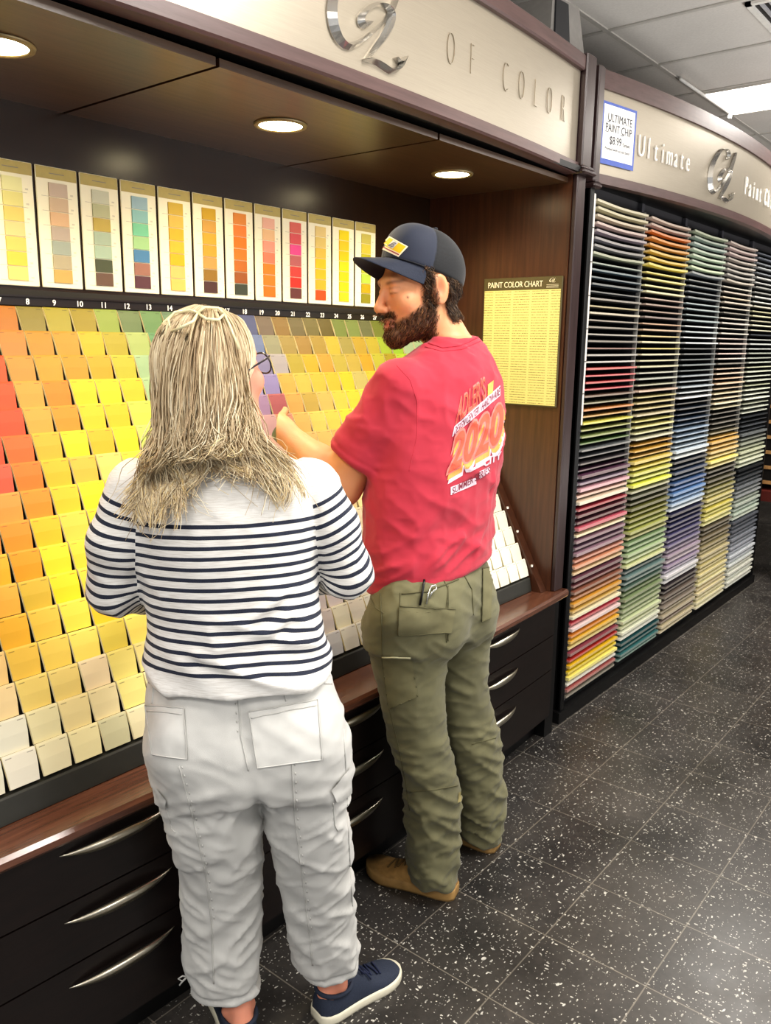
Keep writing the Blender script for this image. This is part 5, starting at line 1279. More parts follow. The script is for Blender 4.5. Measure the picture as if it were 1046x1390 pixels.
    put(mb, 'temple', plain('dark_navy_frame', '#15151f', .3), gl, True)
    mb = MB()
    for s_ in (-1, 1):
        mb.tube([wld((s_*(.036+.029*math.cos(a)), .112-.35*abs(.029*math.cos(a))*(1 if math.cos(a)*1 > 0 else 0)*1.0, .000+.021*math.sin(a))) for a in np.linspace(0, 2*PI, 26)], .0017, 6, False)
    mb.tube([wld((-.008, .114, .004)), wld((0, .117, .008)), wld((.008, .114, .004))], .0016, 6)
    put(mb, 'rim', plain('dark_navy_rim', '#15151f', .3), gl, True)
    g2 = thing('sunglasses', 'clear framed glasses pushed up on top of the grey blonde hair', 'glasses', tuple(F.world(frh((0, .02, .135)))))
    gm = NT('clear_acetate'); gm.p(Base_Color=hexc('#e6dfb8'), Roughness=.12, Alpha=.78); mb = MB()
    w2 = lambda p_: F.world(W(*p_))
    mb.tube([w2(p_) for p_ in ((233, 450, -.080), (228, 434, -.06), (237, 424, -.055), (258, 421, -.06), (269, 425, -.07), (262, 436, -.105), (247, 444, -.115), (233, 450, -.080))], .0028, 8)
    mb.tube([w2(p_) for p_ in ((268, 425, -.07), (278, 417, -.06), (296, 418, -.05), (304, 427, -.055), (296, 434, -.09), (280, 433, -.105), (268, 425, -.07))], .0028, 8)
    mb.tube([w2(p_) for p_ in ((303, 424, -.055), (311, 440, -.075), (318, 458, -.085), (324, 474, -.085))], .0022, 8)
    mb.tube([w2(p_) for p_ in ((229, 434, -.06), (226, 450, -.075), (221, 470, -.08))], .0022, 8)
    put(mb, 'frame', gm.m, g2, True)
    return F, pw
FW, woman = build_woman()
# ================================================================== the man in the red T-shirt
def build_man():
    F = Frame(1.845, 1.262); W = F.W
    pm = thing('person', 'bearded man in navy cap, red printed T-shirt and olive trousers reaching toward colour chips', 'person', (1.845, 1.262, 0))
    rr, vv = F.r, F.v
    Lx = (rr[0], vv[0])                      # his right hand side is +X of the room
    Lx = np.array([np.array([1, 0, 0])@rr, np.array([1, 0, 0])@vv]); Fx = np.array([-Lx[1], Lx[0]])
    kb = math.sqrt((1.5*Lx[0])**2+Lx[1]**2)
    def rows(rs, ratio=1.5):
        k_ = math.sqrt((ratio*Lx[0])**2+Lx[1]**2); out = []
        for py, x0, x1, v in rs:
            c, a, z = F.half(x0, x1, py, v); b = a/k_; out.append((z, c, v, ratio*b, b))
        return out
    T_ = rows([(459, 588, 648, .015), (468, 577, 655, .015), (481, 556, 664, .01), (498, 537, 674, .005), (522, 524, 681, 0), (552, 516, 685.5, 0), (600, 508, 684, 0), (642, 502, 679, 0), (673, 499, 674.5, 0), (702, 498, 668, 0), (745, 499, 667, 0), (778, 500, 669, 0), (812, 500, 672, 0)])
    hL, hR = W(503, 803, -.12), W(667, 748, .10)
    zcut = lambda P: hL[2]+(hR[2]-hL[2])*np.clip((P[..., 0]-hL[0])/(hR[0]-hL[0]), -.3, 1.3)
    z0 = T_[-1][0]
    sh = W(545, 521, -.15); el = W(461, 658, -.10); wr = W(383, 583, -.02); slv = sh+(el-sh)*.72
    ax = (el-sh)/np.linalg.norm(el-sh)
    C0 = np.array([T_[4][1], 0, 0]); zs = sh[2]
    Lv = np.array([Lx[0], Lx[1], 0]); Fv = np.array([Fx[0], Fx[1], 0]); up3 = np.array([0, 0, 1.])
    sR = np.array([C0[0], 0, zs+.0])+Lv*.165; eR = sR+Lv*.035+Fv*.0-up3*.29; wR = eR+Fv*.22-up3*.06-Lv*.02
    axR = (eR-sR)/np.linalg.norm(eR-sR)
    def torso(P): return stack(P, T_, Lx)
    def sleeve(P, a, e, ax_, L_, r0, r1):
        return smax(cone(P, a, a+(e-a)*1.1, r0, r1), (P-a)@ax_-L_, .008)
    def f(P):
        d = smax(torso(P), zcut(P)-P[..., 2], .012)
        d = smin(d, sleeve(P, sh, el, ax, np.linalg.norm(slv-sh), .066, .082), .035)
        d = smin(d, sleeve(P, sR, eR, axR, .20, .060, .074), .035)
        return d
    V, Q = surface_nets(f, (-.34, -.32, z0-.02), (.30, .36, T_[0][0]+.04), .0062); V = relax(V, Q, 3); N = normals(V, Q)
    dS = cone(V, sh, el, .066, .082)
    A = V*np.array([8, 8, 15.]); A[:, 2] += V[:, 0]*10
    disp = (ridge(A)-.35)*.008+(ridge(V*np.array([16, 16, 9.])+5)-.35)*.0045+(ridge(V*np.array([26, 26, 40.])+8)-.35)*.002
    zh = V[:, 2]-zcut(V); low = sstep(.22, .03, zh); B_ = V*np.array([6, 6, 24.])+9; B_[:, 2] -= V[:, 0]*14+V[:, 1]*8
    disp += (ridge(B_)-.3)*.014*low
    for px, am, wd, vo in (([(505, 745), (560, 735), (600, 715)], .007, .010, -.12), ([(503, 765), (555, 760), (625, 728)], .007, .010, -.12), ([(520, 730), (545, 757)], -.006, .009, -.13), ([(560, 790), (610, 760), (660, 730)], .006, .010, -.08),
                   ([(555, 560), (570, 600), (560, 650)], -.006, .013, -.13), ([(530, 645), (560, 640), (600, 650)], .006, .012, -.13), ([(620, 700), (650, 670), (676, 640)], .006, .011, -.03), ([(648, 720), (668, 650), (680, 600)], .006, .010, 0),
                   ([(600, 480), (640, 500), (645, 540)], -.005, .009, -.08), ([(575, 470), (600, 478), (640, 470)], .004, .008, -.06), ([(540, 495), (565, 520), (575, 580)], -.006, .010, -.14), ([(500, 560), (515, 590), (530, 610)], .006, .010, -.16), ([(488, 590), (510, 585), (540, 560)], -.005, .009, -.16)):
        disp += crease(V, [W(x, y, vo) for x, y in px], wd, am*1.7)-crease(V, [W(x+2, y+9, vo) for x, y in px], wd, am*.8)
    hem_s = (V-sh)@ax-np.linalg.norm(slv-sh); disp += np.where(dS < .02, -.0022*np.exp(-((hem_s+.020)/.0035)**2), 0)
    disp *= .12+.88*sstep(.010, .07, zh); disp += .004*sstep(.05, 0, zh)-.002*np.exp(-((zh-.022)/.003)**2)
    disp += (vnoise(V*70)-.5)*.0010
    V = V+N*disp[:, None]
    red = np.array(hexc('#b53144')[:3]); tone = .94+.12*vnoise(V*9)
    shirt = F.build('t_shirt', V, Q, cloth_mat('red_jersey', 900, .10, .85), pm, dict(Col=red[None]*tone[:, None]))
    SV, SQ = V, Q; CS = Caster(F, V, Q)
    M_RS = plain('red_stitching', '#b83648', .9)
    mb = MB(); CS.line([(581, 466), (600, 472), (625, 469), (648, 458)], .0022, .0006, None, None, mb); CS.line([(577, 471), (600, 477), (627, 474), (652, 463)], .0012, .0006, None, None, mb)
    CS.line([(538, 496), (556, 515), (566, 545), (566, 590), (555, 640)], .0009, .0001, None, None, mb)
    put(mb, 'seam', M_RS, shirt, True)
    # printed lettering on the back
    def tprint(txt, quad, name, mat, off, shear=.25, bold=.012, me=.10, rect=None):
        vs, fs = text_geo(txt, 1.0, 0, bold, 1.0, 'LEFT', shear, me); x0 = min(v.x for v in vs); x1 = max(v.x for v in vs); y0 = min(v.y for v in vs); y1 = max(v.y for v in vs)
        q = [np.array(p_, float) for p_ in quad]; mb = MB(); ok = {}
        for i, v in enumerate(vs):
            a = (v.x-x0)/(x1-x0); b = 1-(v.y-y0)/(y1-y0); p_ = (q[0]*(1-a)+q[1]*a)*(1-b)+(q[3]*(1-a)+q[2]*a)*b; h = CS.hit(*p_, off)
            if h is not None: ok[i] = len(mb.v); mb.v.append(tuple(h))
        for f_ in fs:
            if all(k in ok for k in f_):
                P = [np.array(mb.v[ok[k]]) for k in f_]
                if max(np.linalg.norm(P[a]-P[a-1]) for a in range(len(P))) < .06: mb.f.append([ok[k] for k in f_]); mb.mi.append(0)
        return put(mb, name, mat, shirt)
    P_W = plain('print_white', '#d9c4cf', .8, 0, .12, 60); P_R = plain('print_coral', '#e0604a', .8, 0, .1, 60); P_O = plain('print_orange', '#f0a258', .8, 0, .1, 60); P_L = plain('print_outline', '#d87a72', .8); P_K = plain('print_dark', '#7c3040', .8)
    tprint("ADLER'S", [(621, 540), (657, 509), (660, 540), (617, 577)], 'shirt_print', P_L, .0015, .15, .03)
    tprint("ADLER'S", [(622, 542), (657, 512), (659, 538), (618, 575)], 'shirt_print', P_R, .0022, .15, .0)
    put(CS.quad([(661, 522), (669, 516), (668, 533), (661, 538)], 4, 4, .0018), 'shirt_print', P_O, shirt)
    put(CS.quad([(616, 579), (678, 523), (678, 537), (613, 593)], 30, 6, .0014), 'shirt_print', P_W, shirt)
    tprint('DESIGN CENTER / HARDWARE', [(617, 580), (678, 525), (677, 536), (615, 591)], 'shirt_print', P_K, .0020, .1, .012, .08)
    for dx, dy, mt, of in ((3, 11, P_W, .0012), (2, 6, P_O, .0017), (0, 0, P_L, .0022)):
        b_ = .075 if mt is P_L else .055
        tprint('2020', [(610+dx, 591+dy), (682+dx, 541+dy), (684+dx, 600+dy), (604+dx, 647+dy)], 'shirt_print', mt, of, .25, b_, .06)
    tprint('2020', [(612, 594), (681, 545), (683, 597), (607, 643)], 'shirt_print', P_R, .0028, .25, .025, .06)
    put(CS.quad([(672, 604), (682, 599), (682, 605), (671, 611)], 5, 3, .0015), 'shirt_print', P_W, shirt)
    tprint('CITY', [(656, 623), (680, 612), (680, 622), (656, 634)], 'shirt_print', P_W, .0018, .1, .03)
    put(CS.quad([(637, 637), (656, 628), (656, 631), (637, 641)], 6, 2, .0015), 'shirt_print', P_W, shirt)
    put(CS.quad([(611, 661), (645, 648), (646, 657), (611, 672)], 14, 5, .0015), 'shirt_print', P_W, shirt)
    tprint('SUMMER SERIES', [(613, 662), (664, 633), (664, 642), (613, 671)], 'shirt_print', P_K, .0021, .1, .01)
    put(CS.quad([(650, 640), (664, 633), (664, 642), (650, 650)], 6, 4, .0015), 'shirt_print', P_W, shirt)
    # ---------- trousers
    PV = rows([(732, 530, 640, -.02), (756, 524, 652, -.03), (785, 514, 666, -.035), (815, 503, 671, -.03), (835, 500, 669, -.005), (858, 502, 664, .0)], 1.8)
    LL = [(*F.half(a, b, y, v), v) for y, a, b, v in ((840, 500, 604, -.065), (872, 500, 608, -.065), (929, 512, 604, -.065), (986, 526, 606, -.06), (1036, 540, 615, -.06), (1081, 549, 622, -.06), (1139, 553, 622, -.06), (1175, 556, 622, -.06), (1192, 560, 621, -.06))]
    RR = [(*F.half(a, b, y, v), v) for y, a, b, v in ((830, 575, 668, .06), (862, 572, 666, .075), (898, 578, 663, .09), (929, 583, 662, .105), (967, 591, 669.5, .12), (1005, 601, 678, .14), (1043, 608, 681, .155), (1081, 615, 684, .165), (1112, 621, 681, .18), (1136, 629, 676, .185))]
    LL = [(z, c, v-(.012 if z > .45 else 0), a, a*(.90 if z > .45 else 1.02)) for c, a, z, v in LL]; RR = [(z, c, v, a, a*(.92 if z > .45 else 1.02)) for c, a, z, v in RR]
    bum = np.array([PV[4][1], 0, PV[4][0]+.01])
    def g(P):
        d = stack(P, PV, Lx)
        for s_ in (-1, 1): d = smin(d, ell(P, bum+Lv*s_*.075-Fv*.075, (.085, .085, .095)), .03)
        return smin(d, smin(stack(P, LL), stack(P, RR), .008), .045)
    zlo = min(LL[-1][0], RR[-1][0])
    V, Q = surface_nets(g, (-.30, -.34, zlo-.02), (.30, .34, PV[0][0]+.01), .0066); V = relax(V, Q, 3); N = normals(V, Q)
    zc = W(600, 890)[2]; lo_ = sstep(.62, .12, V[:, 2])
    A = V*np.array([10, 10, 24.]); A[:, 2] += V[:, 0]*15+V[:, 1]*6
    A2 = V*np.array([18, 18, 46.])+4; A2[:, 2] -= V[:, 0]*22
    disp = (ridge(A)-.35)*(.005+.011*lo_)+(ridge(A2)-.35)*(.003+.006*lo_)
    kn = np.exp(-((V[:, 2]-.47)/.13)**2); disp += (ridge(V*np.array([9, 9, 34.])+2)-.3)*.006*kn
    for px, am, vo in (([(603, 800), (600, 850), (606, 880)], -.008, -.05), ([(606, 872), (560, 885), (510, 880)], -.004, -.15), ([(606, 868), (640, 880), (664, 875)], -.006, 0), ([(605, 880), (606, 930), (608, 980)], -.008, -.02), ([(535, 1095), (570, 1130), (585, 1165)], .008, -.19), ([(560, 1160), (590, 1175), (620, 1168)], .006, -.19), ([(545, 1060), (580, 1070), (615, 1060)], .006, -.19), ([(640, 1090), (660, 1100), (682, 1085)], .007, .04), ([(612, 930), (640, 945), (664, 940)], .006, .02), ([(625, 1000), (650, 1010), (678, 995)], .006, .03)):
        disp += crease(V, [W(x, y, vo) for x, y in px], .013, am*1.4)
    disp += (vnoise(V*70)-.5)*.0012
    V = V+N*disp[:, None]
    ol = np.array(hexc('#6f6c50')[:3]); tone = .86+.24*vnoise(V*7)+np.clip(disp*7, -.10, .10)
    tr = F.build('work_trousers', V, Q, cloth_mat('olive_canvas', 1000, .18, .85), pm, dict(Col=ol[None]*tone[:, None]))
    C = Caster(F, V, Q); M_ST = plain('olive_stitching', '#5c5940', .9); M_PK = plain('olive_pocket', '#716d51', .88, 0, .08, 30, .12)
    def lines(ls, r=.0014, dash=None, name='seam', mat=None, off=.0008, parent=tr):
        mb = MB()
        for l in ls: C.line(l, r, off, None, dash, mb)
        return put(mb, name, mat or M_ST, parent, True)
    for c4 in ([(542, 823), (617, 827), (612, 858), (540, 862)], [(654, 772), (668, 768), (665, 838), (653, 843)]):
        pk = put(C.quad(c4, 14, 12, .0030), 'back_pocket', M_PK, tr, True)
        lines([[c4[0], c4[1]], [c4[0], c4[3], c4[2]]], .0016, None, 'stitching', None, .0036)
    put(C.quad([(519, 893), (558, 893), (567, 945), (528, 962)], 12, 14, .0030), 'thigh_pocket', M_PK, tr, True)
    lines([[(519, 891), (557, 892)]], .0028, None, 'pocket_edge', plain('pale_edge', '#a09c80', .9), .004)
    lines([[(519, 893), (528, 962), (566, 945), (562, 915)]], .0014, 2, 'stitching', None, .0036)
    lines([[(516, 805), (518, 850), (519, 900), (528, 962), (540, 1010), (550, 1060), (556, 1100)], [(608, 795), (604, 840), (606, 872)], [(543, 805), (541, 860)], [(556, 1075), (590, 1072), (621, 1066)], [(640, 1010), (660, 1005), (679, 1000)], [(504, 812), (510, 826), (520, 832)], [(601, 786), (608, 800), (608, 870)], [(630, 782), (640, 800), (642, 835)]], .0016)
    lines([[(545, 806), (580, 803), (622, 786)], [(541, 828), (575, 832), (613, 826)]], .0022)
    put(C.quad([(634, 756), (643, 753), (643, 770), (635, 773)], 4, 5, .005), 'belt_loop', M_PK, tr, True)
    put(C.quad([(621, 1076), (626, 1074), (625, 1088), (620, 1090)], 3, 4, .003), 'loop_tab', plain('tan_tab', '#8c8258', .85), tr, True)
    # clip and pen standing in the back pocket (a thing of its own)
    kn_o = thing('pocket_tools', 'black pen and silver clip sticking out of the back pocket of the olive trousers', 'pen', tuple(C.hit(578, 800, .006)))
    q = lambda x, y, o: C.hit(x, y, o)
    mb = MB(); mb.tube([q(569, 822, .006), q(571, 806, .009), q(573, 796, .011), q(574, 790, .012)], .0032, 8); put(mb, 'pen', plain('pen_black', '#121214', .3), kn_o, True)
    mb = MB(); pts = [q(578, 820, .006), q(579, 806, .009), q(582, 797, .011), q(588, 795, .012), q(590, 800, .011), q(584, 804, .009), q(581, 812, .007)]; mb.tube(pts, .0022, 8); put(mb, 'clip', plain('clip_steel', '#c9cac6', .25, .9), kn_o, True)
    # ---------- body
    skin = np.array(hexc('#d29a70')[:3])
    hc = W(570, 393, .0); sc = 1.06; ya = math.radians(29); pit = math.radians(-8)
    fw = np.array([-math.cos(ya)*math.cos(pit), -math.sin(ya)*math.cos(pit), math.sin(pit)]); rt = np.array([-math.sin(ya), math.cos(ya), 0.]); upv = np.cross(rt, fw); R = np.array([rt, fw, upv])
    def toh(P): return ((P-hc)@R.T)/sc
    def frh(p): return (np.asarray(p)*sc)@R+hc
    nb = np.array([T_[1][1]+.004, .02, T_[1][0]-.03])
    hd = wr-el; hd /= np.linalg.norm(hd); hpl = hand_pts(wr+hd*.015, hd*np.array([1, 1, 1])+np.array([-.15, .25, .0]), np.array([-.35, .75, -.45]), -1, [.25, .55, .7, .75], 1.04)
    hdr = wR-eR; hdr /= np.linalg.norm(hdr); hpr = hand_pts(wR+hdr*.015, hdr, -Lv*.9-up3*.3, 1, .5, 1.04)
    def shr(rs, k): return [(z, c, v, max(a-k, .02), max(b-k, .02)) for z, c, v, a, b in rs]
    tsh, psh, lsh, rsh = shr(T_, .026), shr(PV, .025), shr(LL, .026), shr(RR, .026)
    tsh = [(z-(.01 if i == 0 else 0)+(.04 if i == len(tsh)-1 else 0), *q_) for i, (z, *q_) in enumerate(tsh)]; psh[0] = (psh[0][0]+.04, *psh[0][1:])
    heelL, toeL = np.array([1.812, 1.188, 0]), np.array([1.735, 1.462, 0]); heelR, toeR = np.array([2.085, 1.215, 0]), np.array([2.055, 1.472, 0])
    def ank(h_, t_): d_ = (t_-h_)/np.linalg.norm(t_-h_); return F.B@(h_+d_*.06+np.array([0, 0, .09])-F.o)
    aL, aR = ank(heelL, toeL), ank(heelR, toeR)
    def bf_(P):
        d = near_only(P, hc, .25, lambda p_: head_field(toh(p_))*sc)
        d = smin(d, cone(P, frh((0, -.022, -.05)), nb, .056, .062), .03)
        d = smin(d, stack(P, tsh, Lx), .03); d = smin(d, stack(P, psh, Lx), .03); d = smin(d, smin(stack(P, lsh), stack(P, rsh), .005), .03)
        d = smin(d, chain(P, [sh, el, el+(wr-el)*.35, wr, wr+hd*.03], [.058, .056, .050, .029, .028], .03), .02)
        d = smin(d, near_only(P, wr+hd*.06, .24, lambda p_: hand_field(p_, wr+hd*.015, hpl, 1.04)), .012)
        d = smin(d, chain(P, [sR, eR, eR+(wR-eR)*.35, wR, wR+hdr*.03], [.052, .046, .044, .029, .027], .02), .02)
        d = smin(d, near_only(P, wR+hdr*.06, .24, lambda p_: hand_field(p_, wR+hdr*.015, hpr, 1.04)), .012)
        for a_, k_ in ((aL, lsh), (aR, rsh)):
            tp = np.array([k_[-1][1], k_[-1][2], k_[-1][0]]); d = smin(d, cone(P, tp+np.array([0, 0, .06]), a_-np.array([0, 0, .02]), .042, .036), .02)
        return d
    lo3 = np.array([-.48, -.36, .05]); hi3 = np.array([.34, .42, hc[2]+.15])
    V, Q = sparse_nets(bf_, lo3, hi3, .0034); V = relax(V, Q, 1); N = normals(V, Q)
    h = toh(V); col = np.repeat(skin[None], len(V), 0)*(.94+.12*vnoise(V*45))[:, None]; inh = np.linalg.norm(h, axis=1) < .2
    ruddy = np.exp(-(((h[:, 2]+.02)/.035)**2))*(h[:, 1] > .03)*inh; col *= (1-ruddy[:, None]*np.array([.0, .09, .09]))
    def put_col(m, c_): nonlocal col; m = (m*inh)[:, None]; col = col*(1-m)+np.array(hexc(c_)[:3])*m
    xa = np.abs(h[:, 0]); nz = vnoise(V*300)
    zl = -.012-.60*np.clip(h[:, 1], -.01, .10)
    jaw = sstep(.004, -.012, h[:, 2]-zl)*sstep(-.013, .004, h[:, 1])*sstep(-.150, -.128, h[:, 2]+.0)
    under = sstep(-.112, -.122, h[:, 2])*sstep(.045, .015, h[:, 1]); jaw *= (1-under)
    mou = sstep(.082, .090, h[:, 1])*sstep(.036, .028, xa)*sstep(-.040, -.046, h[:, 2]); jaw = np.maximum(jaw, mou)
    side_b = sstep(.028, .020, h[:, 1])*sstep(-.006, .000, h[:, 1])*(xa > .055)*(h[:, 2] > -.05)*(h[:, 2] < .06); jaw = np.maximum(jaw, side_b)
    lip = np.exp(-((np.abs(h[:, 2]+.072)/.0085)**4))*np.exp(-(xa/.021)**4)*(h[:, 1] > .088); jaw *= 1-lip
    scalp = sstep(.03, .018, h[:, 1])*(h[:, 2] > -.062-.30*np.clip(h[:, 1]+.05, -.1, .1))*(1-((xa > .058) & (h[:, 1] > -.034) & (h[:, 1] < .016) & (h[:, 2] > -.06) & (h[:, 2] < .050)))
    scalp = scalp*(1-((h[:, 1] > -.035) & (h[:, 2] < -.035) & (h[:, 1] < .03)))
    V = V+N*((jaw*.004+scalp*.004)*inh*(.6+.8*nz))[:, None]
    put_col(jaw*.85, '#4a3222'); put_col(scalp*.95, '#33261b'); put_col(lip, '#b4685a')
    put_col(np.exp(-(((h[:, 1]+.011)/.011)**2+((h[:, 2]-.001)/.020)**2))*(xa > .074)*.75, '#9a5c40')  # shade of the ear hollow painted into the skin colour
    put_col(np.exp(-(((h[:, 1]-.004)/.004)**2+((h[:, 2]+.004)/.012)**2))*(xa > .072)*.5, '#a86848')  # more ear shade put into the skin colour
    for s_ in (-1, 1):
        dx, dz = h[:, 0]-s_*.031, h[:, 2]-.003; fy = h[:, 1] > .075
        put_col(np.exp(-((dx/.013)**4+((dz+.004)/.0018)**2))*fy*.9, '#3a2418')          # lowered lid line
        put_col(np.exp(-((dx/.016)**4+((dz-.008)/.0022)**2))*fy*.45, '#8a5038')
        put_col(np.exp(-(((h[:, 0]-s_*.034)/.019)**4+((h[:, 2]-.024-.1*(xa-.034))/.0042)**2))*(h[:, 1] > .06)*.75, '#4a3020')
    put_col(np.exp(-(((h[:, 1]-.068)/.0028)**2+((h[:, 2]+.014)/.0028)**2))*(h[:, 0] < 0), '#3a2018')    # mole on the cheek
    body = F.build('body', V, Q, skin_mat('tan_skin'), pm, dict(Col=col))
    tilt = math.radians(25); ct, st_ = math.cos(tilt), math.sin(tilt)
    capz = -(h[:, 1]+.012)*st_+(h[:, 2]-.040)*ct
    # ---------- short hair and beard strands
    K = 6; tt = np.linspace(0, 1, K)
    def fuzz(mask, n, ln, grow, curl, r0):
        p = mask*inh; p = p/p.sum(); ix = rng.choice(len(V), n, p=p); P0 = V[ix]+rng.normal(0, .0015, (n, 3)); n0 = N[ix]; gd = grow(h[ix])@R
        gd = gd-n0*(gd*n0).sum(1)[:, None]; gd /= np.linalg.norm(gd, axis=1)[:, None]+1e-9; l = ln*rng.uniform(.6, 1.25, n); ph = rng.random((n, 2))*2*PI; sd_ = np.cross(gd, n0)
        S = P0[:, None]+(n0[:, None]*(.34*tt-.24*tt**2)[None, :, None]+gd[:, None]*tt[None, :, None])*l[:, None, None]
        S += (sd_[:, None]*np.sin(tt[None]*curl+ph[:, :1])[..., None]+n0[:, None]*np.cos(tt[None]*curl+ph[:, 1:])[..., None]*.6)*(tt[None, :, None]*l[:, None, None]*.20)
        return strands_mesh(S, r0, .0004, 3)
    gh = lambda q_: np.stack([np.sign(q_[:, 0])*.15, np.full(len(q_), -.45), np.full(len(q_), -1.)], 1)
    gb = lambda q_: np.stack([np.zeros(len(q_)), np.full(len(q_), .55), np.full(len(q_), -1.)], 1)
    hv_, hq_, hs_ = fuzz(scalp*(capz < .004)*(capz > -.16), 3200, .034, gh, 7.0, .0011)
    F.build('hair', hv_, hq_, hair_mat('brown_hair', [(0, '#20160f'), (.4, '#3a2a1d'), (.75, '#544030'), (1, '#7a6146')]), pm, dict(sid=hs_))
    bv_, bq_, bs_ = fuzz(jaw, 3600, .013, gb, 5.0, .0008)
    F.build('beard', bv_, bq_, hair_mat('beard_hair', [(0, '#2a1a10'), (.4, '#4c321f'), (.75, '#6d4a2e'), (1, '#a3754a')]), pm, dict(sid=bs_))
    # ---------- cap
    def cap_in(P):   # cap frame: tipped up at the front
        q_ = toh(P)-np.array([0, -.012, .040]); return np.stack([q_[..., 0], q_[..., 1]*ct+q_[..., 2]*st_, -q_[..., 1]*st_+q_[..., 2]*ct], -1)
    def cap_out(p_):
        p_ = np.asarray(p_, float); q_ = np.stack([p_[..., 0], p_[..., 1]*ct-p_[..., 2]*st_, p_[..., 1]*st_+p_[..., 2]*ct], -1)+np.array([0, -.012, .040]); return (q_*sc)@R+hc
    def capf(P):
        q_ = cap_in(P); d = ell(q_, (0, 0, .004), (.0875, .110, .102)); fr = np.clip(q_[..., 1]/.11, 0, 1)
        d = smin(d, ell(q_, (0, .055, .045), (.060, .050, .050)), .03)
        return smax(d, -(q_[..., 2]+.006), .004)*sc
    cl = cap_out(np.array([0, 0, .05])); CV, CQ = surface_nets(capf, cl-.17, cl+.17, .0038); CV = relax(CV, CQ, 2); CN = normals(CV, CQ); q_ = cap_in(CV)
    seamd = np.minimum(np.abs(q_[:, 0]), np.abs(q_[:, 1]-.018-.25*np.maximum(q_[:, 2]-.05, 0)*0)); CV = CV-CN*(.0012*np.exp(-(seamd/.0022)**2)*(q_[:, 2] > .0))[:, None]
    front = sstep(.017, .019, q_[:, 1]); mesh_ = .8+.5*(np.sin(q_[:, 0]*900)*np.sin(q_[:, 2]*900) > 0)
    cc = np.array(hexc('#262c3d')[:3])[None]*front[:, None]+np.array(hexc('#101216')[:3])[None]*((1-front)*mesh_)[:, None]
    cap = F.build('cap', CV, CQ, cloth_mat('cap_cloth', 900, .15, .8), pm, dict(Col=cc))
    mb = MB(); nT, nR = 30, 10; G = {}
    for top in (0, 1):
        for i in range(nT+1):
            th = math.radians(-74+148*i/nT)
            for j in range(nR+1):
                s_ = j/nR; ex = .078*max(0, math.cos(th*1.21))**.85; x = math.sin(th)*.0860*(1+.02*s_); y = math.cos(th)*.108-.004+ex*s_
                z = -.004-.9*x*x-.026*s_-1.3*x*x*s_+(.0035 if top else 0)*(1-.3*s_)
                G[top, i, j] = len(mb.v); mb.v.append(tuple(F.world(cap_out((x, y, z)))))
    for i in range(nT):
        for j in range(nR):
            for top in (0, 1): mb.f.append([G[top, i, j], G[top, i+1, j], G[top, i+1, j+1], G[top, i, j+1]]); mb.mi.append(0)
        mb.f.append([G[0, i, nR], G[0, i+1, nR], G[1, i+1, nR], G[1, i, nR]]); mb.mi.append(0)
    br = put(mb, 'brim', plain('navy_brim', '#262c3c', .8, 0, .08, 200, .15), cap, True)
    mb = MB(); mb.tube([F.world(cap_out((math.sin(math.radians(t_))*.0875, math.cos(math.radians(t_))*.1085, -.001-.55*(math.sin(math.radians(t_))*.0875)**2))) for t_ in range(-70, 71, 10)], .0022, 6)
    put(mb, 'brim_seam', plain('dark_seam', '#14161e', .8), cap, True)
    mb = MB(); tp = F.world(cap_out((0, 0, .107))); mb.lathe([(.001, 0), (.008, .0005), (.006, .005), (.001, .006)], tuple(tp), 14); put(mb, 'button', plain('cap_button', '#1a1d26', .7), cap, True)
    CC = Caster(F, CV, CQ)
    pq = [(529, 321), (554, 335), (541, 349), (514, 336)]
    pt = put(CC.quad(pq, 10, 8, .0022), 'patch', plain('patch_white', '#f2e3c8', .7), cap, True)
    L_ = lambda a, b: tuple((np.array(pq[0])*(1-a)+np.array(pq[1])*a)*(1-b)+(np.array(pq[3])*(1-a)+np.array(pq[2])*a)*b)
    def pz(a0, a1, b0, b1, m_, o_): put(CC.quad([L_(a0, b0), L_(a1, b0), L_(a1, b1), L_(a0, b1)], 8, 5, o_), 'patch_field', m_, pt, True)
    pz(.07, .93, .08, .72, plain('patch_yellow', '#f0c018', .7), .0028); pz(.05, .95, .80, .88, plain('patch_red', '#a02838', .7), .0028)
    pz(.28, .55, .10, .66, plain('patch_pale', '#d9d4cc', .7), .0033)
    mb = MB(); CC.line([L_(.30, .60), L_(.38, .30), L_(.44, .15)], .0009, .0038, None, None, mb); CC.line([L_(.36, .58), L_(.46, .30), L_(.50, .20)], .0009, .0038, None, None, mb); CC.line([L_(.42, .62), L_(.50, .45), L_(.46, .32)], .0009, .0038, None, None, mb)
    put(mb, 'patch_drawing', plain('patch_grey', '#7d7a80', .7), pt, True)
    # ---------- wrist watch band
    wc = el+(wr-el)*.97; mb = MB(); u1 = np.cross(hd, up3); u1 /= np.linalg.norm(u1); u2 = np.cross(hd, u1); rings = []
    for w_, ex in ((-.011, .0), (-.010, .003), (.010, .003), (.011, 0)): rings.append([F.world(wc+hd*w_+(u1*math.cos(a)+u2*math.sin(a))*(.0325+ex-.06*w_)) for a in np.linspace(0, 2*PI, 28)[:-1]])
    mb.loft(rings, False); wa = put(mb, 'wrist_band', plain('steel_grey_band', '#7f8078', .35, .5), pm, True)
    # ---------- boots
    tan_ = plain('tan_suede', '#a8844f', .85, 0, .18, 60, .25); sol = plain('tan_rubber_sole', '#a58350', .7, 0, .15, 40)
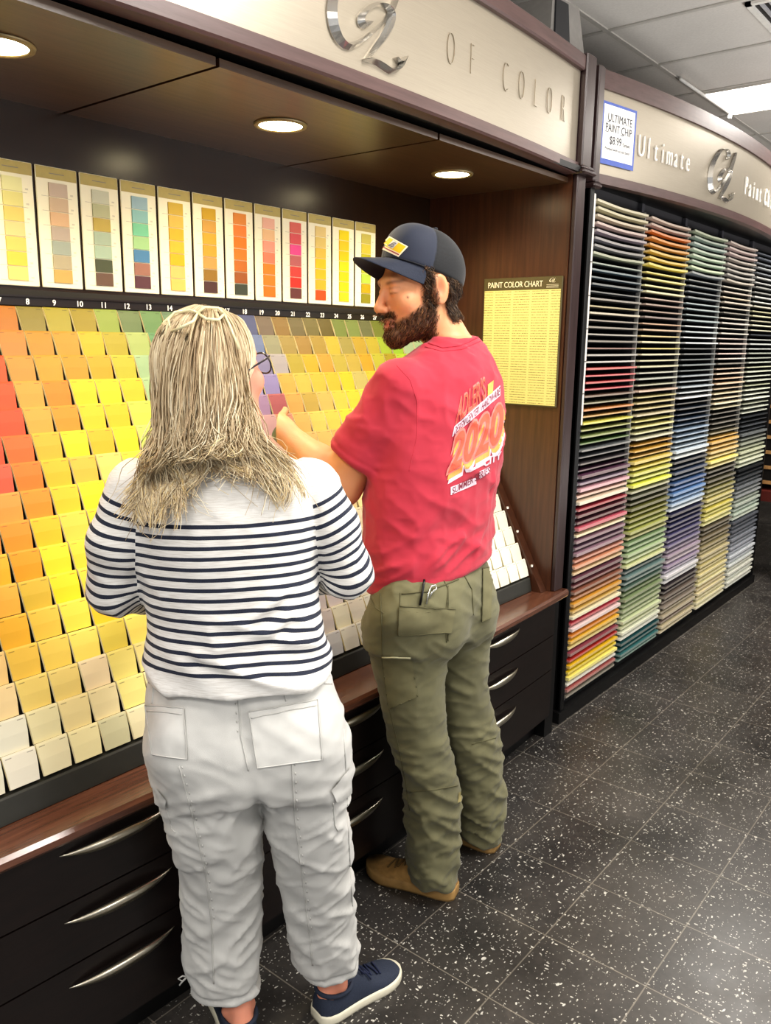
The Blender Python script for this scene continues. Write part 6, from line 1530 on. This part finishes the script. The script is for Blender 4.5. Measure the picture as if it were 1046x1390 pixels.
    shoe(pm, heelL, toeL, 1.08, tan_, sol, .032, plain('tan_laces', '#6f5834', .8), 1.12, 'boot', None, True)
    shoe(pm, heelR, toeR, 1.08, tan_, sol, .032, plain('tan_laces_2', '#6f5834', .8), 1.12, 'boot', None, True)
    return F, pm
FM, man = build_man()

# ================================================================== the 300 chips that show largest stay single, the rest become one mass
bpy.context.view_layer.update()
dg = bpy.context.evaluated_depsgraph_get()
def chip_score(o):
    s = 0; a = [proj(o.matrix_world@Vector(p)) for p in ((-.033, -.006, .004), (.031, -.006, .004), (.033, -.006, .064), (-.033, -.006, .064))]
    area = abs(sum(a[i][0]*a[(i+1) % 4][1]-a[(i+1) % 4][0]*a[i][1] for i in range(4)))/2
    for x in (-.024, -.008, .008, .024):
        for z in (.012, .032, .054):
            P = o.matrix_world@Vector((x, -.0085, z)); px, py = proj(P)
            if not (0 <= px <= 1046 and 0 <= py <= 1390): continue
            d = P-Vector(CAM); hit, loc, n_, i_, ob, m_ = SC.ray_cast(dg, Vector(CAM), d.normalized(), distance=d.length-.004)
            if not hit: s += 1
    return s/12*area
sc_ = sorted(((chip_score(o), i) for i, o in enumerate(chips)), reverse=True)
rest = [chips[i] for s_, i in sc_[300:]]
mb = MB(); cols = []
src = chip0.data
pv = [tuple(v.co) for v in src.vertices]; pf = [tuple(p_.vertices) for p_ in src.polygons]; pm_ = [p_.material_index for p_ in src.polygons]
for o in rest:
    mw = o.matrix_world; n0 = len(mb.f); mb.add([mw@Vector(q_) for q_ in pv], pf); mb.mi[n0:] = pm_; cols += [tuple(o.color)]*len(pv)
t = NT('painted_chip_mass'); a_ = t.new('ShaderNodeVertexColor', layer_name='Col'); t.p(Base_Color=a_.outputs['Color'], Roughness=.55)
ob = mb.build('paint_chips', [t.m, M_EDGE]); at = ob.data.attributes.new('Col', 'FLOAT_COLOR', 'POINT'); at.data.foreach_set('color', np.array(cols).ravel())
tag(ob, 'remaining colour chips of the sloped holder, mostly hidden behind the two people', 'paint chips', None, 'stuff')
for o in rest: bpy.data.objects.remove(o)
